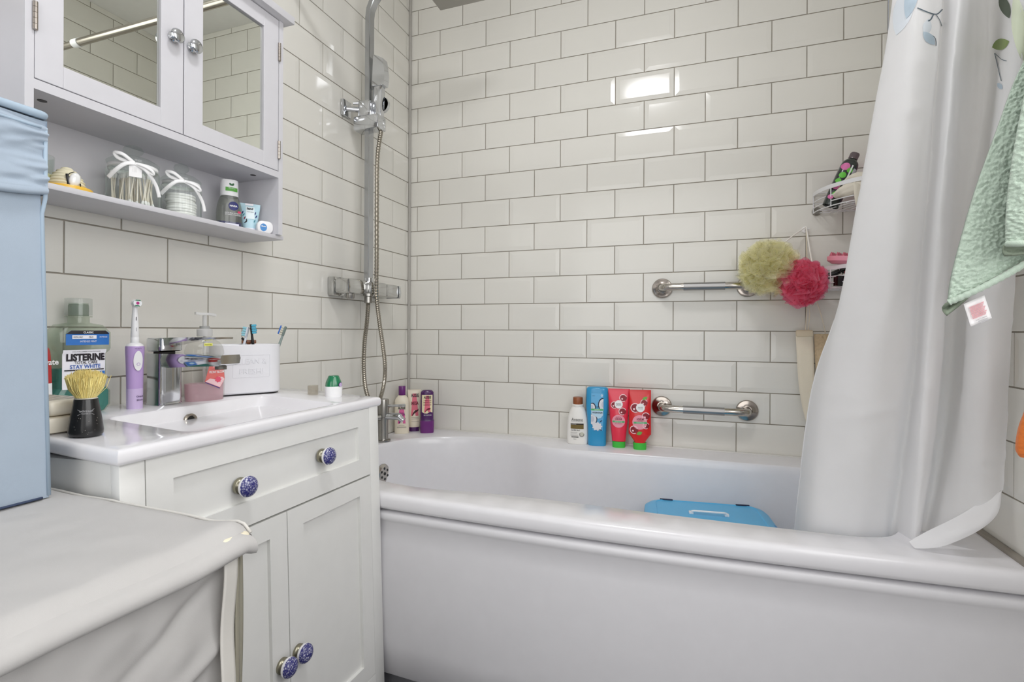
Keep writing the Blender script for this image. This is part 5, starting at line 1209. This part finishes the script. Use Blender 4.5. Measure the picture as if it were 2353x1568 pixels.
# cotton pads
b = B(); b.lathe([(.0, 0), (.0270, 0), (.0280, .0012), (.0280, .0040), (.0270, .0052), (.0, .0052)], 40, cap=(False, False)); pad = b.build('cotton_pad', mat('cotton_pad_white', (240, 239, 237), .95), None, 40)
for i in range(9):
    o = pad if i == 0 else pad.copy()
    if i: COL.objects.link(o)
    o.location = (J2[0]+rnd.uniform(-.002, .002), J2[1]+rnd.uniform(-.002, .002), SHZ+.0020+.0054*i)
    tag(o, 'round white cotton pad stacked in the right-hand ribbed jar', 'cotton pad', 'cotton pads in the jar')
# cleanser
s = thing('cleanser_bottle', 'two-phase cleanser bottle with white cap and navy base liquid on the shelf', 'bottle', (.066, -.930, SHZ), (0, 0, face_cam(.066, -.930, .18)))
secs = [(0, .0245, .0155, 2.8), (.002, .0268, .0170, 2.8), (.030, .0275, .0175, 2.8), (.055, .0262, .0170, 2.7), (.072, .0220, .0155, 2.5), (.0815, .0180, .0150, 2.3), (.084, .0165, .0145, 2.2)]
F = Surf(secs, 5); F.body('bottle', thin('smoky_plastic', (226, 228, 222), .05, 1.45, opaque=.16, opcol=(186, 188, 182)), s)
q = Surf([(.0006, .0250, .0155, 2.8), (.003, .0258, .0160, 2.8), (.0185, .0264, .0165, 2.8)], 5); b = B(); b.loft([q.ring(x, 48) for x in q.s]); b.build('navy_liquid', mat('navy_liquid', (40, 44, 118), .2), s)
q2 = Surf([(.0815, .0188, .0165, 2.6), (.083, .0192, .0168, 2.6), (.116, .0186, .0162, 2.6), (.1185, .0168, .0146, 2.5)], 4); b = B(); b.loft([q2.ring(x, 48) for x in q2.s]); b.build('cap', PLASTIC_W, s)
decal('cap_band', rect(.002, .0955, .026, .0092), mat('ink_grass', (88, 164, 62), .5), s, q2.front); lettering('95% natural', .002, .0975, .0028, INKW, s, q2.front, .014, off=.0012); decal('cap_heart', leafshape(-.0005, .1070, .008, .005, 2.2), mat('ink_forest', (40, 96, 52), .5), s, q2.front); decal('cap_heart', leafshape(.0045, .1070, .008, .005, 1.0), mat('ink_forest', (40, 96, 52), .5), s, q2.front)
NVY = mat('ink_royal_navy', (24, 32, 104), .45); decal('roundel', disc(.006, .0560, .0108), NVY, s, F.front, .0006); lettering('NIVEA', .006, .0560, .0042, INKW, s, F.front, .0165, off=.0010, bold=.03)
decal('label_spark', disc(.019, .0425, .0042, rz=.0030), mat('ink_carmine', (206, 60, 96), .5), s, F.front, .0006)
lettering('DOUBLE EFFECT', .005, .0385, .0030, INKW, s, F.front, .034, off=.0008); lettering('EYE MAKE-UP REMOVER', .005, .0345, .0026, INKW, s, F.front, .034, off=.0008); decal('label', rect(.003, .0075, .030, .013), mat('label_lilac_white', (226, 226, 242), .5), s, F.front, .0006)
# hand cream tube
s = thing('hand_cream_tube', 'pale blue printed cream tube standing on its cap on the shelf', 'tube', (.078, -.8815, SHZ), (0, 0, face_cam(.078, -.8815, .12)))
F = Surf([(.012, .0160, .0130, 2.3), (.025, .0180, .0125, 2.3), (.045, .0210, .0090, 2.3), (.062, .0235, .0030, 2.3), (.074, .0245, .0012, 2.3)]); F.body('tube', mat('pale_blue_tube', (176, 210, 222), .35, coat=.2), s)
q = Surf([(0, .0148, .0120, 2.4), (.001, .0156, .0126, 2.4), (.012, .0160, .0130, 2.4)]); b = B(); b.loft([q.ring(x, 36) for x in q.s]); b.build('cap', mat('lilac_white_cap', (226, 226, 238), .35), s)
decal('crimp_label', rect(-.001, .0715, .018, .005), LWH, s, F.front); decal('label', [(-.009, .0345), (.010, .0345), (.0105, .066), (-.009, .066)], mat('label_ice', (222, 234, 238), .5), s, F.front)
lettering('hand', .0005, .0615, .0060, LBK, s, F.front, .014, off=.0010, bold=.03, shear=.1); lettering('HAND CREAM', .0005, .0525, .0020, LBK, s, F.front, .015, off=.0010)
for (a, z, ang, m_) in ((-.012, .036, 1.2, MAR), (-.010, .026, .7, LBK), (-.008, .030, 1.6, LBK), (.012, .050, 1.3, NVY), (.014, .042, 1.1, NVY), (-.016, .050, 1.3, NVY), (.010, .030, 1.2, mat('ink_teal', (60, 128, 140), .5)), (-.014, .044, 1.0, mat('ink_teal', (60, 128, 140), .5))): decal('printed_sprig', leafshape(a, z, .009, .0026, ang), m_, s, F.front, .0007)
# floss
s = thing('dental_floss', 'white dental floss box with blue oval label at the right end of the shelf', 'floss', (.1095, -.8660, SHZ), (0, 0, face_cam(.1095, -.866, .25)))
b = B(); b.loft([[Vector((x, y, z+.0155)) for x, z in rrect(.0185*f, .0155*f, .0120*f, 7)] for y, f in ((-.0095, .90), (-.0085, .97), (-.006, 1), (.006, 1), (.0085, .97), (.0095, .9))]); b.build('case', PLASTIC_W, s, 50)
decal('label', disc(-.004, .0145, .0078, rz=.0095), mat('ink_floss_blue', (60, 132, 196), .45), s, flat(-.0095)); lettering('floss', -.004, .0175, .0036, INKW, s, flat(-.0095), .010, off=.0008, bold=.03)
b = B(); b.box(-.002, .003, -.004, .004, .0305, .0322, .0006); b.build('cutter', mat('cutter_grey', (120, 120, 122), .4), s, 0)

# ------------------------------------------------------------------ fabric storage
WF = fabric('pale_grey_white_fabric', (188, 186, 184), .0, .75, bump=.10, bscale=1100); WT = fabric('white_binding_tape', (214, 211, 205), .0, .8, bump=.12, bscale=900)
st_ = thing('fabric_storage_cabinet', 'white fabric-covered storage cabinet in the left foreground', 'storage', (.012, -1.390, 0), (0, 0, -.024))
SX, SW, SH = .619, .74, .742
def front(u, v):
    # u: 0 at the tap-end corner going left, v: 0 at top
    y = -SW*u; z = lerp(SH-.016, .01, v); f = min(1., u*14)
    d = .012*mnoise.noise(Vector((u*5+v*3.2, v*2.2-u*2.4, 1)))+.0095*mnoise.noise(Vector((u*9+v*7, (v-u*.9)*7, 3)))+.0035*mnoise.noise(Vector((u*15+v*12, (v-u*1.1)*17, 5)))
    # pulls running down to the left from the taped corner
    for k in range(9):
        zc = .02+.085*k; q = (v-zc)-.45*u-.04*math.sin(8*u+k); d += .0105*math.exp(-(q/.014)**2)*math.exp(-u*4.2)*(1 if k % 2 else -.8)
    pk = .006*math.sin(46*v+2*math.sin(7*v))*math.exp(-u*26)
    return Vector((SX-.006+(d+pk)*f-.004*math.sin(PI*min(1, v*3)), y, z))
b = B(); b.grid(front, 150, 150)
b.grid(lambda u, v: Vector((lerp(SX-.004, .02, u), .0+.004*mnoise.noise(Vector((u*6, v*6, 8))), lerp(SH-.016, .01, v))), 30, 30)
b.grid(lambda u, v: Vector((lerp(SX-.004, .02, u), -SW, lerp(SH-.016, .01, v))), 2, 2)
b.build('side_cloth', WF, st_, 180)
def top(u, v):
    x = lerp(.005, SX+.004, v); y = lerp(.004, -SW, u)
    ex = min(1, (SX+.004-x)/.02); ey = min(1, (.004-y)/.012); sag = -.006*math.sin(PI*min(1, u*1.1))*math.sin(PI*v)
    z = SH+sag-.012*(1-ex)**2-.006*(1-ey)**2+.0025*mnoise.noise(Vector((u*6, v*5, 2)))+.0012*mnoise.noise(Vector((u*18+v*9, v*14-u*7, 6)))
    # the front corner kicks up a little
    z += .006*math.exp(-((u/.06)**2+((1-v)/.06)**2))
    return Vector((x, y, z))
b = B(); b.grid(top, 90, 90)
ed = [top(u/60, 1) for u in range(61)]
b.loft([[p+Vector((dx, 0, dz)) for p in ed] for dx, dz in ((0, 0), (.006, -.0015), (.011, -.0045), (.0145, -.010), (.0150, -.0155), (.0125, -.020), (.004, -.0225), (-.006, -.021))], (False, False), closed=False)
ed2 = [top(0, v/60) for v in range(61)]
b.loft([[p+Vector((0, dy, dz)) for p in ed2] for dy, dz in ((0, 0), (.004, -.002), (.006, -.007), (.004, -.013), (-.002, -.014))], (False, False), closed=False)
b.build('lid_cloth', WF, st_, 180, weld=.0003)
b = B(); b.tube([p+Vector((0, .003, .0006)) for p in ed2], .0019, 8); b.build('piping', WT, st_, 180)
b = B()
b.grid(lambda u, v: Vector((SX+.0035+.0025*math.sin(30*v+1)-.004*u, lerp(-.030, -.010, u)+.0012*math.sin(22*v), lerp(SH-.020, .012, v))), 6, 90); b.build('binding_tape', WT, st_, 180, solid=.0016)
b = B(); b.grid(lambda u, v: Vector((lerp(SX-.002, SX-.010, u), lerp(-.008, .0065, u)+.002*math.sin(12*v)*u, lerp(SH-.022, .012, v))), 5, 60); b.build('side_flap', mat('olive_grey_lining', (150, 146, 130), .8), st_, 180, solid=.002)
b = B(); b.box(SX-.020, SX+.0085, -.032, .004, SH-.021, SH-.007, .005); b.build('corner_tab', mat('cream_binding', (228, 220, 196), .8), st_, 60)

BF = fabric('pale_blue_fabric', (163, 176, 190), .0, .85, bump=.14, bscale=1000)
bl = thing('fabric_box', 'tall pale blue fabric box standing on the white storage cabinet', 'box', (0, 0, .7425))
X1, YR, YL, ZT = .309, -1.4345, -1.80, .5135
b = B()
b.grid(lambda u, v: Vector((X1-.001+.0015*mnoise.noise(Vector((u*5, v*6, 1)))-.003*math.sin(PI*u)*.6, lerp(YR+.011*v, YL, u), lerp(.405, .0, v))), 40, 60)
b.grid(lambda u, v: Vector((lerp(X1, .03, u), YR+.011*v, lerp(.40, 0, v))), 6, 20); b.grid(lambda u, v: Vector((lerp(X1, .03, u), YL, lerp(.40, 0, v))), 2, 2); b.grid(lambda u, v: Vector((.03, lerp(YR, YL, u), lerp(.40, 0, v))), 2, 2)
b.build('body', BF, bl, 180)
def lidf(u, v):
    d = .0022*mnoise.noise(Vector((u*4, v*8, 3)))+.0028*mnoise.noise(Vector((u*5, v*11+u*3, 6)))*math.exp(-u*5)*2+.0022*math.sin(21*v+3*mnoise.noise(Vector((u*5, v*4, 2)))*3)*math.exp(-u*9)+.002*math.sin(9*v-4*u)*(.5+.5*mnoise.noise(Vector((u*6, 1, 2))))
    return Vector((X1+.0065+d, lerp(YR+.0035, YL-.003, u), lerp(ZT-.012, .404+.010*math.exp(-u*9), v)))
b = B(); b.grid(lidf, 60, 70)
lb = [lidf(u/60, 1) for u in range(61)]; b.loft([[p+Vector((dx, 0, dz)) for p in lb] for dx, dz in ((0, 0), (.002, -.004), (.001, -.008), (-.006, -.009))], (False, False), closed=False)
b.grid(lambda u, v: Vector((lerp(X1+.006, .026, u), YR+.0035, lerp(ZT-.010, .404, v))), 6, 8)
b.grid(lambda u, v: Vector((lerp(X1+.003, .026, u), lerp(YR+.002, YL-.003, v), ZT-.004-.006*math.sin(PI*u)*math.sin(PI*v))), 12, 12)
b.build('lid', BF, bl, 180)
b = B(); e0 = [Vector((X1+.006, lerp(YR-.004, YL, i/30), ZT-.005)) for i in range(31)]
b.tube([Vector((X1-.05, YR+.003, ZT-.005)), Vector((X1-.005, YR+.0025, ZT-.005)), Vector((X1+.004, YR, ZT-.0045))]+e0, .0052, 10); b.tube([p+Vector((.0015, 0, -.017)) for p in e0], .0018, 8); b.tube([(X1+.0045, YR+.0025, ZT-.02), (X1+.0040, YR+.0030, .40), (X1-.0010, YR+.0020, .38), (X1-.0010, YR+.0112, .003)], .0024, 8); b.build('piping', mat('pale_blue_piping', (164, 182, 198), .8), bl, 180)
b = B(); b.tube([(X1+.001, lerp(YR+.003, YL, i/20), .0018) for i in range(21)], .0016, 6); b.build('base_edge', mat('navy_base_edge', (54, 66, 92), .8), bl, 180)
# cream fixture high on the painted wall
s = thing('wall_fixture', 'cream rounded fixture high on the plain wall, left of the mirror cabinet', 'fixture', (0, -1.5005, 1.583))
b = B(); b.box(0, .055, -.12, .135, -.060, .14, .014, 3); b.build('housing', mat('cream_enamel', (224, 218, 206), .4), s, 40)
# ------------------------------------------------------------------ picture settings
vs = S.view_settings; vs.view_transform = 'Standard'; vs.look = 'None'; vs.gamma = 1; vs.use_curve_mapping = False; vs.exposure = 0.0
S.cycles.max_bounces = 14; S.cycles.diffuse_bounces = 8; S.cycles.glossy_bounces = 5; S.cycles.transmission_bounces = 6; S.cycles.transparent_max_bounces = 24
S.cycles.sample_clamp_indirect = 6; S.cycles.caustics_reflective = False; S.cycles.caustics_refractive = False
S.cycles.use_denoising = True
